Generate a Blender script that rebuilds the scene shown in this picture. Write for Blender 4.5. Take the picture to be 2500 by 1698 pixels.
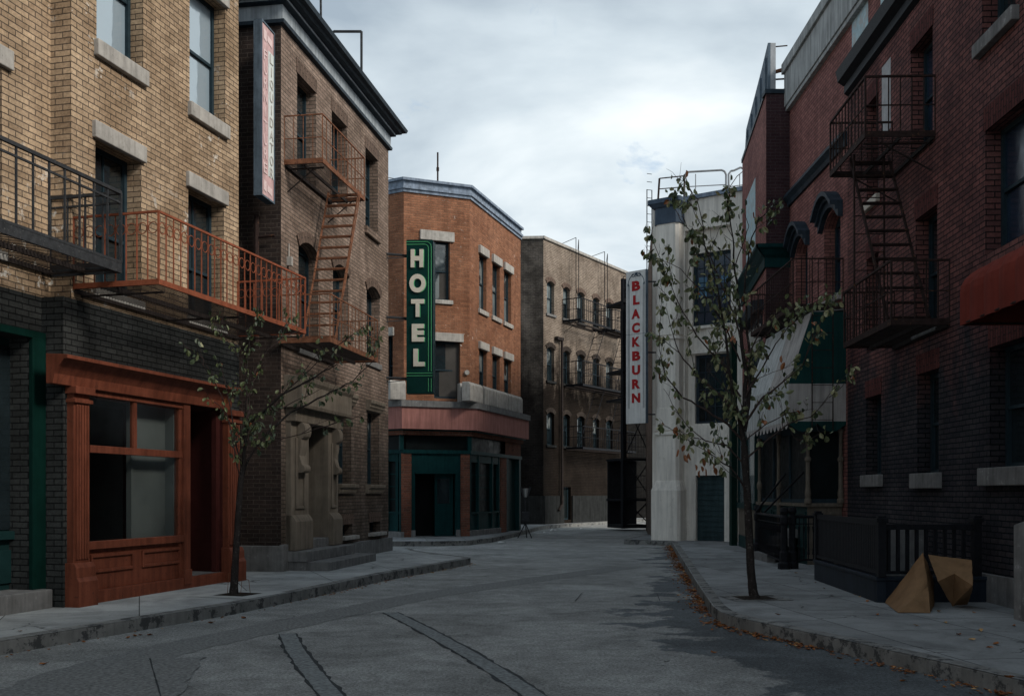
import bpy, bmesh, math, random
from mathutils import Vector, Matrix
R = math.radians
for o in list(bpy.data.objects): bpy.data.objects.remove(o)
SC = bpy.context.scene
COL = SC.collection
# ---------------------------------------------------------------- camera
CZ = 1.54
cd = bpy.data.cameras.new('camera'); cam = bpy.data.objects.new('camera', cd); COL.objects.link(cam)
cam.location = (0, 0, CZ); cam.rotation_euler = (R(90), 0, 0)
cd.sensor_width = 36; cd.lens = 36.0
cd.shift_y = 0.1416; cd.clip_start = .05; cd.clip_end = 2000
SC.camera = cam
# ---------------------------------------------------------------- world, sun, exposure
SUN_DIR = Vector((.86, -.50, .74)).normalized()
w = bpy.data.worlds.new('World'); SC.world = w; w.use_nodes = True
nt = w.node_tree; nt.nodes.clear(); N = nt.nodes.new; L = nt.links.new
sky = N('ShaderNodeTexSky'); sky.sky_type = 'NISHITA'; sky.sun_disc = False
sky.sun_elevation = math.asin(SUN_DIR.z); sky.sun_rotation = math.atan2(SUN_DIR.x, SUN_DIR.y)
sky.air_density = 1.2; sky.dust_density = 2.0
tc = N('ShaderNodeTexCoord')
sep = N('ShaderNodeSeparateXYZ'); L(tc.outputs['Generated'], sep.inputs[0])
# clouds live on a flat layer high above: direction / (z + .25)
den = N('ShaderNodeMath'); den.operation = 'ADD'; L(sep.outputs[2], den.inputs[0]); den.inputs[1].default_value = .22
den2 = N('ShaderNodeMath'); den2.operation = 'MAXIMUM'; L(den.outputs[0], den2.inputs[0]); den2.inputs[1].default_value = .05
cx = N('ShaderNodeMath'); cx.operation = 'DIVIDE'; L(sep.outputs[0], cx.inputs[0]); L(den2.outputs[0], cx.inputs[1])
cy = N('ShaderNodeMath'); cy.operation = 'DIVIDE'; L(sep.outputs[1], cy.inputs[0]); L(den2.outputs[0], cy.inputs[1])
cmb = N('ShaderNodeCombineXYZ'); L(cx.outputs[0], cmb.inputs[0]); L(cy.outputs[0], cmb.inputs[1])
n1 = N('ShaderNodeTexNoise'); n1.inputs['Scale'].default_value = 1.7; n1.inputs['Detail'].default_value = 7; n1.inputs['Roughness'].default_value = .5; n1.inputs['Distortion'].default_value = .25
L(cmb.outputs[0], n1.inputs['Vector'])
n2 = N('ShaderNodeTexNoise'); n2.inputs['Scale'].default_value = 3.2; n2.inputs['Detail'].default_value = 8; n2.inputs['Roughness'].default_value = .6; n2.inputs['Distortion'].default_value = .8
L(cmb.outputs[0], n2.inputs['Vector'])
bx = N('ShaderNodeMath'); bx.operation = 'MULTIPLY_ADD'; L(sep.outputs[0], bx.inputs[0]); bx.inputs[1].default_value = .22; L(n1.outputs[0], bx.inputs[2])
bz = N('ShaderNodeMath'); bz.operation = 'MULTIPLY_ADD'; L(sep.outputs[2], bz.inputs[0]); bz.inputs[1].default_value = -.45; L(bx.outputs[0], bz.inputs[2])
bz2 = N('ShaderNodeMath'); bz2.operation = 'ADD'; L(bz.outputs[0], bz2.inputs[0]); bz2.inputs[1].default_value = .15
cr = N('ShaderNodeValToRGB'); L(bz2.outputs[0], cr.inputs[0])
cr.color_ramp.elements[0].position = .34; cr.color_ramp.elements[0].color = (2.05, 2.5, 2.95, 1)
cr.color_ramp.elements[1].position = .66; cr.color_ramp.elements[1].color = (5.5, 5.85, 5.95, 1)
e = cr.color_ramp.elements.new(.5); e.color = (3.6, 4.1, 4.45, 1)
ho = N('ShaderNodeValToRGB'); L(n2.outputs[0], ho.inputs[0])
ho.color_ramp.elements[0].position = .60; ho.color_ramp.elements[0].color = (0, 0, 0, 1)
ho.color_ramp.elements[1].position = .70; ho.color_ramp.elements[1].color = (.7, .7, .7, 1)
mx = N('ShaderNodeMix'); mx.data_type = 'RGBA'; L(ho.outputs[0], mx.inputs['Factor']); L(cr.outputs[0], mx.inputs['A']); L(sky.outputs[0], mx.inputs['B'])
bg = N('ShaderNodeBackground'); bg.inputs['Strength'].default_value = .1; L(mx.outputs['Result'], bg.inputs['Color'])
wo = N('ShaderNodeOutputWorld'); L(bg.outputs[0], wo.inputs[0])
sl = bpy.data.lights.new('sun', 'SUN'); sl.energy = 1.5; sl.angle = R(16); sl.color = (1, .93, .84)
so = bpy.data.objects.new('sun', sl); COL.objects.link(so); so.rotation_euler = SUN_DIR.to_track_quat('Z', 'Y').to_euler()
so.location = (10, -10, 30)
SC.view_settings.view_transform = 'Standard'; SC.view_settings.look = 'None'
SC.view_settings.exposure = .95; SC.view_settings.gamma = 1
SC.cycles.max_bounces = 6; SC.cycles.diffuse_bounces = 3; SC.cycles.transparent_max_bounces = 12
# ---------------------------------------------------------------- materials
def newmat(name):
    m = bpy.data.materials.new(name); m.use_nodes = True
    t = m.node_tree; b = t.nodes['Principled BSDF']
    return m, t, b
def ramp(t, src, p0, c0, p1, c1):
    r = t.nodes.new('ShaderNodeValToRGB'); t.links.new(src, r.inputs[0])
    r.color_ramp.elements[0].position = p0; r.color_ramp.elements[0].color = (*c0, 1) if len(c0) == 3 else c0
    r.color_ramp.elements[1].position = p1; r.color_ramp.elements[1].color = (*c1, 1) if len(c1) == 3 else c1
    return r.outputs[0]
def noise(t, vec, scale, detail=4, rough=.55, dist=0):
    n = t.nodes.new('ShaderNodeTexNoise'); n.inputs['Scale'].default_value = scale; n.inputs['Detail'].default_value = detail
    n.inputs['Roughness'].default_value = rough; n.inputs['Distortion'].default_value = dist
    if vec is not None: t.links.new(vec, n.inputs['Vector'])
    return n.outputs[0]
def mixc(t, f, a, b, mode='MIX'):
    m = t.nodes.new('ShaderNodeMix'); m.data_type = 'RGBA'; m.blend_type = mode
    for k, v in (('Factor', f), ('A', a), ('B', b)):
        if isinstance(v, (int, float)): m.inputs[k].default_value = v
        elif isinstance(v, tuple): m.inputs[k].default_value = (*v, 1)
        else: t.links.new(v, m.inputs[k])
    return m.outputs['Result']
def pos(t): return t.nodes.new('ShaderNodeNewGeometry').outputs['Position']
def scaled(t, v, s):
    m = t.nodes.new('ShaderNodeMapping'); m.inputs['Scale'].default_value = s; t.links.new(v, m.inputs['Vector']); return m.outputs[0]
def bump(t, b, h, strength, dist=.01, nrm=None):
    n = t.nodes.new('ShaderNodeBump'); n.inputs['Strength'].default_value = strength; n.inputs['Distance'].default_value = dist
    t.links.new(h, n.inputs['Height'])
    if nrm: t.links.new(nrm, n.inputs['Normal'])
    if b: t.links.new(n.outputs[0], b.inputs['Normal'])
    return n.outputs[0]
G3 = lambda v: (v, v, v)
def brick(name, c1, c2, mortar, ms=.009, rough=.85, dirt=(.55, .55, .55), grime=.5, patch=None, patch_amt=.69, bs=.9, low_shade_tint=None, rusty=False):
    m, t, b = newmat(name)
    uv = t.nodes.new('ShaderNodeTexCoord').outputs['UV']
    P = pos(t)
    # wobble the courses slightly
    wob = noise(t, scaled(t, uv, (1, 1, 1)), 3.0, 2)
    vm = t.nodes.new('ShaderNodeVectorMath'); vm.operation = 'MULTIPLY_ADD'; t.links.new(wob, vm.inputs[0]); vm.inputs[1].default_value = (.02, .016, 0); t.links.new(uv, vm.inputs[2])
    bt = t.nodes.new('ShaderNodeTexBrick'); t.links.new(vm.outputs[0], bt.inputs['Vector'])
    bt.inputs['Scale'].default_value = 1; bt.inputs['Brick Width'].default_value = .225; bt.inputs['Row Height'].default_value = .075
    bt.inputs['Mortar Size'].default_value = ms; bt.inputs['Mortar Smooth'].default_value = .3; bt.inputs['Bias'].default_value = 0
    bt.inputs['Color1'].default_value = (*c1, 1); bt.inputs['Color2'].default_value = (*c2, 1); bt.inputs['Mortar'].default_value = (*mortar, 1)
    c = bt.outputs['Color']
    # fine and broad variation
    f = ramp(t, noise(t, P, 26, 7, .8), .3, G3(.55), .72, G3(1.3))
    c = mixc(t, 1.0, c, f, 'MULTIPLY')
    g = ramp(t, noise(t, P, .9, 6, .62, .4), .38, dirt, .62, G3(1.05))
    c = mixc(t, grime, c, g, 'MULTIPLY')
    s = ramp(t, noise(t, scaled(t, P, (2.4, 2.4, .18)), 1.6, 5, .6), .35, G3(.62), .6, G3(1.05))
    c = mixc(t, .45, c, s, 'MULTIPLY')
    if low_shade_tint:  # height tint: street shade painted into low walls; bluish low brick on red_low
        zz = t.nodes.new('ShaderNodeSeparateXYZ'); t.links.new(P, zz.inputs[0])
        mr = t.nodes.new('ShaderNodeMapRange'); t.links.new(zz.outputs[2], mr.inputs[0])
        mr.inputs[1].default_value = low_shade_tint[0]; mr.inputs[2].default_value = low_shade_tint[1]; mr.inputs[3].default_value = 1; mr.inputs[4].default_value = 0
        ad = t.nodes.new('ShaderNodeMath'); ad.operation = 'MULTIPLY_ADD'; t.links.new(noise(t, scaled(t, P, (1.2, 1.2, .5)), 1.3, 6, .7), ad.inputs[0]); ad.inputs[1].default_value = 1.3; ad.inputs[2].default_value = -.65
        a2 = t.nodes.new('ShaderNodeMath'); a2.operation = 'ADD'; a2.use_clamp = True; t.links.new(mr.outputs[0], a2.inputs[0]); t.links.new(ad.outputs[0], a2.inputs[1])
        c = mixc(t, ramp(t, a2.outputs[0], .3, G3(0), .75, G3(1)), c, mixc(t, 1.0, c, low_shade_tint[2], 'MULTIPLY'))
    if patch:
        pn = ramp(t, noise(t, P, 5.5, 7, .75), patch_amt, G3(0), patch_amt + .012, G3(.9))
        # flakes gather in a few regions
        pm = ramp(t, noise(t, P, .55, 2), .48, G3(0), .6, G3(1))
        pf = mixc(t, 1.0, pn, pm, 'MULTIPLY')
        c = mixc(t, pf, c, patch)
    t.links.new(c, b.inputs['Base Color']); b.inputs['Roughness'].default_value = rough
    b.inputs['Specular IOR Level'].default_value = .06
    inv = t.nodes.new('ShaderNodeMath'); inv.operation = 'SUBTRACT'; inv.inputs[0].default_value = 1; t.links.new(bt.outputs['Fac'], inv.inputs[1])
    nb = bump(t, None, noise(t, P, 45, 5, .7), .35, .008)
    bump(t, b, inv.outputs[0], bs, .016, nb)
    return m
def plain(name, col, rough=.6, var=.25, scale=3, bmp=.15, bscale=40, metal=0, spots=None, spec=.4, streaks=0, flat=False):
    m, t, b = newmat(name); P = pos(t)
    k = noise(t, P, scale, 6, .65)
    lo = tuple(x * (1 - var) for x in col); hi = tuple(min(1, x * (1 + var)) for x in col)
    c = ramp(t, k, .3, lo, .7, hi)
    if streaks:
        s = ramp(t, noise(t, scaled(t, P, (5, 5, .35)), 2.2, 5, .65), .35, G3(1 - streaks), .62, G3(1.04))
        c = mixc(t, 1.0, c, s, 'MULTIPLY')
    if spots:
        sc_, th, sc2, amt = spots
        f = ramp(t, noise(t, P, sc_, 8, .75), th, G3(0), th + .05, G3(amt))
        c = mixc(t, f, c, sc2)
    t.links.new(c, b.inputs['Base Color']); b.inputs['Roughness'].default_value = rough; b.inputs['Metallic'].default_value = metal
    b.inputs['Specular IOR Level'].default_value = spec * (.10 if rough > .65 else .16)
    if bmp: bump(t, b, noise(t, P, bscale, 5, .7), bmp, .01)
    return m
M = {}
M['tan'] = brick('tan_brick', (.57, .42, .28), (.39, .28, .185), (.14, .11, .085), .0075, patch=(.66, .63, .57), patch_amt=.59, dirt=(.5, .45, .4), grime=.65)
M['tan_dark'] = brick('charcoal_brick', (.062, .066, .064), (.042, .045, .044), (.016, .017, .018), .008, patch=(.3, .3, .28), patch_amt=.74)
M['brown'] = brick('brown_brick', (.37, .275, .22), (.245, .178, .142), (.15, .125, .105), .009, dirt=(.5, .48, .46), grime=.7, low_shade_tint=(.5, 5.6, (.52, .55, .56)))  # lower front darkened in the colour to stand for street shade
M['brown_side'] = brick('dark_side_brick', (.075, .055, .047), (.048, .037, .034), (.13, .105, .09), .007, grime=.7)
M['orange'] = brick('orange_brick', (.36, .165, .095), (.235, .108, .065), (.27, .17, .11), .007, dirt=(.6, .5, .45), patch=(.6, .56, .5), patch_amt=.63)
M['hotel_low'] = brick('red_pier_brick', (.26, .10, .065), (.15, .07, .05), (.2, .14, .11), .007)
M['far'] = brick('weathered_tan_brick', (.40, .325, .26), (.29, .235, .19), (.13, .105, .085), .008, grime=.6, dirt=(.45, .42, .4), low_shade_tint=(4.6, 10.6, (.08, .075, .074)))  # lower wall nearly black: shade at the street's end painted into the brick
M['far_side'] = brick('shade_dark_brick', (.13, .115, .10), (.085, .075, .068), (.18, .165, .15), .007, grime=.9, dirt=(.35, .35, .35), low_shade_tint=(4, 12, (.17, .17, .18)))  # side wall darkens towards the ground as painted shade
M['red'] = brick('red_brick', (.40, .18, .155), (.28, .125, .11), (.10, .065, .062), .008, dirt=(.62, .6, .62), grime=.6)
M['red_low'] = brick('dark_red_brick', (.27, .115, .10), (.155, .075, .07), (.035, .028, .028), .009, dirt=(.5, .5, .55), grime=.7, low_shade_tint=(2.3, 5.4, (.24, .50, .62)))
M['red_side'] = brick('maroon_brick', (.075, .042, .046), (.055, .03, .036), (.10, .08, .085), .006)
M['soldier'] = brick('soldier_brick', (.20, .14, .11), (.14, .10, .08), (.07, .055, .045), .008)
M['soldier_dark'] = brick('shade_dark_soldier_brick', (.075, .06, .05), (.05, .04, .035), (.03, .025, .022), .008)  # shaded copy of the lintel brick for the far building's lower rows
M['soldier_red'] = brick('red_soldier_brick', (.15, .052, .047), (.10, .036, .035), (.04, .03, .03), .008)
M['stone'] = plain('limestone', (.38, .36, .33), .85, .22, 5, .3, 30, spots=(14, .60, (.16, .15, .14), .7), streaks=.25)
M['stone_grey'] = plain('grey_stone', (.19, .188, .184), .9, .25, 4, .3, 30, spots=(8, .60, (.42, .42, .41), .5), streaks=.25)
M['brownstone'] = plain('brownstone', (.19, .16, .127), .8, .2, 3, .25, 40, streaks=.25)
M['stucco'] = plain('white_stucco', (.76, .72, .65), .85, .09, 1.5, .22, 40, spots=(4, .58, (.50, .47, .42), .5), streaks=.22)
M['conc'] = plain('parapet_concrete', (.40, .41, .40), .85, .18, 2, .2, 30, spots=(3, .62, (.33, .24, .16), .5), streaks=.4)
M['pink'] = plain('pink_painted_band', (.38, .175, .15), .75, .14, 2, .15, 40, streaks=.3)
M['orange_paint'] = plain('orange_paint', (.185, .058, .034), .45, .16, 5, .12, 60, spots=(16, .58, (.085, .035, .024), .75), streaks=.35)
M['orange_rail'] = plain('orange_iron', (.26, .08, .042), .6, .3, 9, .3, 80, spots=(25, .62, (.12, .05, .03), .7))
M['maroon_paint'] = plain('maroon_door_paint', (.06, .018, .016), .6, .2, 4)
M['green_paint'] = plain('green_paint', (.004, .024, .019), .5, .2, 5, streaks=.2)
M['teal_paint'] = plain('teal_paint', (.006, .038, .040), .5, .2, 5, streaks=.25)
M['rust'] = plain('rusty_iron', (.20, .09, .052), .75, .5, 9, .35, 70, spots=(18, .55, (.045, .03, .028), .85))
M['black_iron'] = plain('black_iron', (.036, .038, .041), .6, .35, 12, .3, 80, spots=(30, .6, (.20, .19, .18), .5))
M['dark_iron'] = plain('dark_rusty_iron', (.034, .023, .021), .7, .4, 10, .3, 70, spots=(16, .58, (.15, .075, .04), .7))
M['slate'] = plain('slate_blue_paint', (.032, .046, .060), .5, .25, 4, .1, 40, streaks=.3)
M['dark_slate'] = plain('dark_slate_paint', (.022, .03, .042), .5, .25, 4, .1, 40, streaks=.3)
M['slate_light'] = plain('grey_blue_frieze', (.34, .38, .41), .55, .2, 3, .1, 40, streaks=.35)
M['hotel_cap'] = plain('weathered_blue_cornice', (.22, .27, .34), .6, .25, 4, .15, 30, spots=(6, .6, (.30, .31, .33), .6), streaks=.4)
M['capital'] = plain('navy_capital_paint', (.07, .095, .13), .55, .2, 4, streaks=.15)
M['winframe'] = plain('dark_blue_sash_paint', (.022, .038, .048), .45, .25, 8)
M['cream'] = plain('cream_paint', (.55, .50, .42), .6, .12, 10)
M['tan_dim'] = plain('grimy_tan_paint', (.15, .13, .105), .7, .2, 5, streaks=.3)
M['tan_panel'] = plain('tan_shop_panel', (.30, .225, .16), .7, .15, 5, streaks=.2)
M['coal'] = plain('black_painted_iron', (.014, .015, .018), .5, .3, 12, .2, 80)
M['under'] = plain('dark_platform_iron', (.032, .026, .024), .7, .4, 10, .3, 70)  # even dark iron for platforms, brackets and the far drain pipe
M['shade_dark_stone'] = plain('shade_dark_concrete', (.030, .032, .032), .9, .25, 3, .3, 30, streaks=.4)  # far base and lower sills: shade put into the concrete colour
M['shade_dark_brick'] = brick('black_shade_brick', (.04, .038, .036), (.028, .027, .026), (.05, .048, .045), .007)  # brick blackened in the colour so the gap behind the tower reads shaded
M['body'] = plain('dark_render', (.07, .065, .06), .9, .2, 2)
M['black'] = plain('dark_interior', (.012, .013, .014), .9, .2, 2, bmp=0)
M['door_dark'] = plain('dark_green_door_paint', (.012, .036, .036), .5, .2, 5)
M['door_blue'] = plain('blue_grey_steel_door', (.035, .06, .066), .55, .2, 4, streaks=.3)
M['partition'] = plain('grey_partition_board', (.15, .155, .148), .8, .12, 2)
M['awn_teal'] = plain('teal_canvas', (.012, .05, .048), .85, .15, 3, .3, 120, streaks=.2)
M['awn_grey'] = plain('grey_canvas', (.42, .40, .38), .9, .12, 3, .3, 120, streaks=.3)
M['awn_pale'] = plain('pale_canvas', (.52, .54, .53), .9, .12, 3, .3, 120, streaks=.35)
M['awn_red'] = plain('red_canvas', (.175, .038, .028), .85, .18, 2, .3, 120, streaks=.15)
M['sign_green'] = plain('hotel_sign_green', (.003, .030, .026), .35, .25, 4, .05, 30)
M['sign_line'] = plain('sign_line_green', (.10, .42, .19), .5, .12, 10, 0)
M['sign_letter'] = plain('letter_cream', (.60, .57, .49), .6, .08, 10, .05)
M['sign_edge'] = plain('grey_blue_sign_edge', (.11, .145, .18), .6, .3, 5, .2, 40, streaks=.4)
M['sign_white'] = plain('white_sign_board', (.66, .655, .63), .6, .08, 4, .05, 30, spots=(7, .62, (.45, .44, .41), .5), streaks=.2)
M['sign_red'] = plain('red_lettering', (.36, .022, .024), .6, .2, 14, 0)
M['sign_navy'] = plain('navy_line_paint', (.02, .045, .075), .6, .1, 10, 0)
M['pink_sign'] = plain('faded_pink_sign', (.60, .40, .395), .6, .18, 6, .05, 30, spots=(9, .56, (.55, .42, .40), .7), streaks=.2)
M['pale_sign'] = plain('faded_pale_sign', (.66, .70, .68), .6, .08, 6, .05, 30, streaks=.1)
M['taupe_letter'] = plain('faded_taupe_lettering', (.46, .44, .41), .7, .2, 14, 0)
M['pinkwhite_letter'] = plain('faded_white_lettering', (.72, .56, .55), .7, .12, 14, 0)
M['ghost'] = plain('faded_painted_ad', (.42, .54, .57), .85, .22, 6, .4, 40, spots=(5, .52, (.46, .45, .43), .8))
M['ghost_white'] = plain('whitewash_patch', (.42, .42, .42), .85, .22, 6, .4, 40)
M['kraft'] = plain('brown_kraft_paper', (.225, .135, .072), .75, .2, 5, .3, 30, spots=(10, .6, (.14, .085, .05), .5))
M['litter'] = plain('white_litter_paper', (.6, .6, .58), .8, .1, 10)
M['bark'] = plain('pear_bark', (.034, .029, .027), .9, .35, 14, .6, 50, spots=(20, .58, (.17, .155, .14), .6))
M['twig'] = plain('twig_bark', (.06, .044, .04), .85, .3, 14, .3, 60)
for nm, c in (('leaf_a', (.105, .13, .05)), ('leaf_b', (.18, .20, .095)), ('leaf_c', (.29, .28, .15)), ('leaf_d', (.25, .09, .03)), ('leaf_e', (.045, .065, .03))):
    m, t, b = newmat(nm); b.inputs['Base Color'].default_value = (*c, 1); b.inputs['Roughness'].default_value = .5
    cc = ramp(t, noise(t, pos(t), 30, 3), .3, tuple(x * .7 for x in c), .7, tuple(x * 1.3 for x in c)); t.links.new(cc, b.inputs['Base Color'])
    b.inputs['Subsurface Weight'].default_value = 0
    M[nm] = m
for nm, c in (('fallen_a', (.30, .12, .045)), ('fallen_b', (.19, .075, .035)), ('fallen_c', (.42, .26, .12))):
    M[nm] = plain(nm, c, .8, .35, 25, .2, 60)
M['steel'] = plain('galvanised_steel', (.30, .31, .32), .45, .2, 8, .1, 60, metal=.5)
M['glasslamp'] = plain('lamp_reflector', (.5, .5, .48), .25, .2, 20, .1, 60, metal=.6)
def glassy(name, col, rough=.04, wav=.02, spec=.7, blotch=None):
    m, t, b = newmat(name); P = pos(t)
    c = ramp(t, noise(t, P, 1.7, 4), .3, tuple(x * .6 for x in col), .7, tuple(x * 1.3 for x in col))
    if blotch:
        f = ramp(t, noise(t, P, 1.1, 3), .5, G3(0), .56, G3(1)); c = mixc(t, f, c, blotch)
    t.links.new(c, b.inputs['Base Color'])
    rr = t.nodes.new('ShaderNodeMapRange'); t.links.new(noise(t, P, 6, 4), rr.inputs[0]); rr.inputs[3].default_value = rough * .6; rr.inputs[4].default_value = rough * 2.6
    t.links.new(rr.outputs[0], b.inputs['Roughness'])
    b.inputs['Specular IOR Level'].default_value = spec; b.inputs['IOR'].default_value = 1.6
    bump(t, b, noise(t, P, 1.6, 2), wav, .6)
    return m
M['glass'] = glassy('window_glass', (.014, .022, .026))
M['glass_dark'] = glassy('dim_shop_glass', (.006, .010, .011), .3, .02, .08)
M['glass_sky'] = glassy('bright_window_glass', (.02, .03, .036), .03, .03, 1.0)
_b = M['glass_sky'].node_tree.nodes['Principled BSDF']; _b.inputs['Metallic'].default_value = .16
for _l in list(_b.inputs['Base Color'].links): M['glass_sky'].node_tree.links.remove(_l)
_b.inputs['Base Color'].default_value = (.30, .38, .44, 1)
M['glass_pale'] = glassy('glass_over_pale_blind', (.16, .19, .195), .08, .02)
M['glass_mix'] = glassy('glass_with_torn_blinds', (.02, .03, .034), .05, .02, .7, (.17, .19, .19))
M['glass_blue'] = glassy('blue_painted_glass', (.016, .03, .052), .12, .02, .5)
M['glass_cyan'] = glassy('cyan_glass', (.07, .17, .27), .12, .02, .5)
def clear_glass():
    m, t, b = newmat('shop_glass'); t.nodes.remove(b); out = t.nodes['Material Output']
    g = t.nodes.new('ShaderNodeBsdfGlossy'); g.inputs['Roughness'].default_value = .12
    tr = t.nodes.new('ShaderNodeBsdfTransparent'); tr.inputs['Color'].default_value = (.8, .85, .85, 1)
    fr = t.nodes.new('ShaderNodeFresnel'); fr.inputs['IOR'].default_value = 1.16
    mxs = t.nodes.new('ShaderNodeMixShader'); t.links.new(fr.outputs[0], mxs.inputs[0]); t.links.new(tr.outputs[0], mxs.inputs[1]); t.links.new(g.outputs[0], mxs.inputs[2])
    t.links.new(mxs.outputs[0], out.inputs[0]); return m
M['shopglass'] = clear_glass()
def road_mat():
    m, t, b = newmat('asphalt'); P = pos(t)
    c = ramp(t, noise(t, P, 34, 8, .9), .36, (.055, .058, .058), .62, (.56, .57, .55))
    c = mixc(t, 1.0, c, ramp(t, noise(t, P, .7, 6, .6, .6), .35, G3(.72), .65, G3(1.12)), 'MULTIPLY')
    c = mixc(t, 1.0, c, ramp(t, noise(t, P, 3.2, 6, .7, .4), .36, G3(.78), .62, G3(1.08)), 'MULTIPLY')
    sp = t.nodes.new('ShaderNodeSeparateXYZ'); t.links.new(P, sp.inputs[0])
    # newer dark tar near the right kerb: distance to the kerb line x = 2.44 + .1255 (y - 12.2) beyond y 12.2, bending right before it
    k1 = t.nodes.new('ShaderNodeMath'); k1.operation = 'MULTIPLY_ADD'; t.links.new(sp.outputs[1], k1.inputs[0]); k1.inputs[1].default_value = .125; k1.inputs[2].default_value = .92
    k2 = t.nodes.new('ShaderNodeMath'); k2.operation = 'MULTIPLY_ADD'; t.links.new(sp.outputs[1], k2.inputs[0]); k2.inputs[1].default_value = -.31; k2.inputs[2].default_value = 6.2
    km = t.nodes.new('ShaderNodeMath'); km.operation = 'MAXIMUM'; t.links.new(k1.outputs[0], km.inputs[0]); t.links.new(k2.outputs[0], km.inputs[1])
    dd = t.nodes.new('ShaderNodeMath'); dd.operation = 'SUBTRACT'; t.links.new(sp.outputs[0], dd.inputs[0]); t.links.new(km.outputs[0], dd.inputs[1])
    na = t.nodes.new('ShaderNodeMath'); na.operation = 'MULTIPLY_ADD'; t.links.new(noise(t, scaled(t, P, (1, .9, 1)), .95, 7, .62), na.inputs[0]); na.inputs[1].default_value = 5.5; na.inputs[2].default_value = -2.15
    wd = t.nodes.new('ShaderNodeMapRange'); t.links.new(sp.outputs[1], wd.inputs[0]); wd.inputs[1].default_value = 6; wd.inputs[2].default_value = 17; wd.inputs[3].default_value = 1.45; wd.inputs[4].default_value = -.1
    dw = t.nodes.new('ShaderNodeMath'); dw.operation = 'ADD'; t.links.new(dd.outputs[0], dw.inputs[0]); t.links.new(wd.outputs[0], dw.inputs[1])
    sm = t.nodes.new('ShaderNodeMath'); sm.operation = 'ADD'; t.links.new(dw.outputs[0], sm.inputs[0]); t.links.new(na.outputs[0], sm.inputs[1])
    f = ramp(t, sm.outputs[0], .08, G3(0), .30, G3(.8))
    c = mixc(t, f, c, mixc(t, 1.0, c, (.26, .30, .35), 'MULTIPLY'))
    f2 = ramp(t, noise(t, scaled(t, P, (.7, 1.5, 1)), .8, 6, .65, .6), .60, G3(0), .66, G3(.35))
    c = mixc(t, f2, c, mixc(t, 1.0, c, G3(.5), 'MULTIPLY'))
    # cracks
    wv = t.nodes.new('ShaderNodeVectorMath'); wv.operation = 'MULTIPLY_ADD'
    nn = t.nodes.new('ShaderNodeTexNoise'); nn.inputs['Scale'].default_value = 2.2; nn.inputs['Detail'].default_value = 6; t.links.new(P, nn.inputs['Vector'])
    t.links.new(nn.outputs['Color'], wv.inputs[0]); wv.inputs[1].default_value = (1.1, 1.1, 0); t.links.new(P, wv.inputs[2])
    vo = t.nodes.new('ShaderNodeTexVoronoi'); vo.feature = 'DISTANCE_TO_EDGE'; vo.inputs['Scale'].default_value = .42; t.links.new(wv.outputs[0], vo.inputs['Vector'])
    cf = ramp(t, vo.outputs['Distance'], .001, G3(1), .005, G3(0))
    gate = ramp(t, noise(t, P, .6, 3), .55, G3(0), .62, G3(.8))
    cf = mixc(t, 1.0, cf, gate, 'MULTIPLY')
    c = mixc(t, cf, c, (.012, .014, .016))
    t.links.new(c, b.inputs['Base Color'])
    rr = ramp(t, f, 0, G3(.85), 1, G3(.7)); t.links.new(rr, b.inputs['Roughness']); b.inputs['Specular IOR Level'].default_value = .05
    bump(t, b, noise(t, P, 42, 6, .85), .9, .015)
    return m
M['asphalt'] = road_mat()
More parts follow.
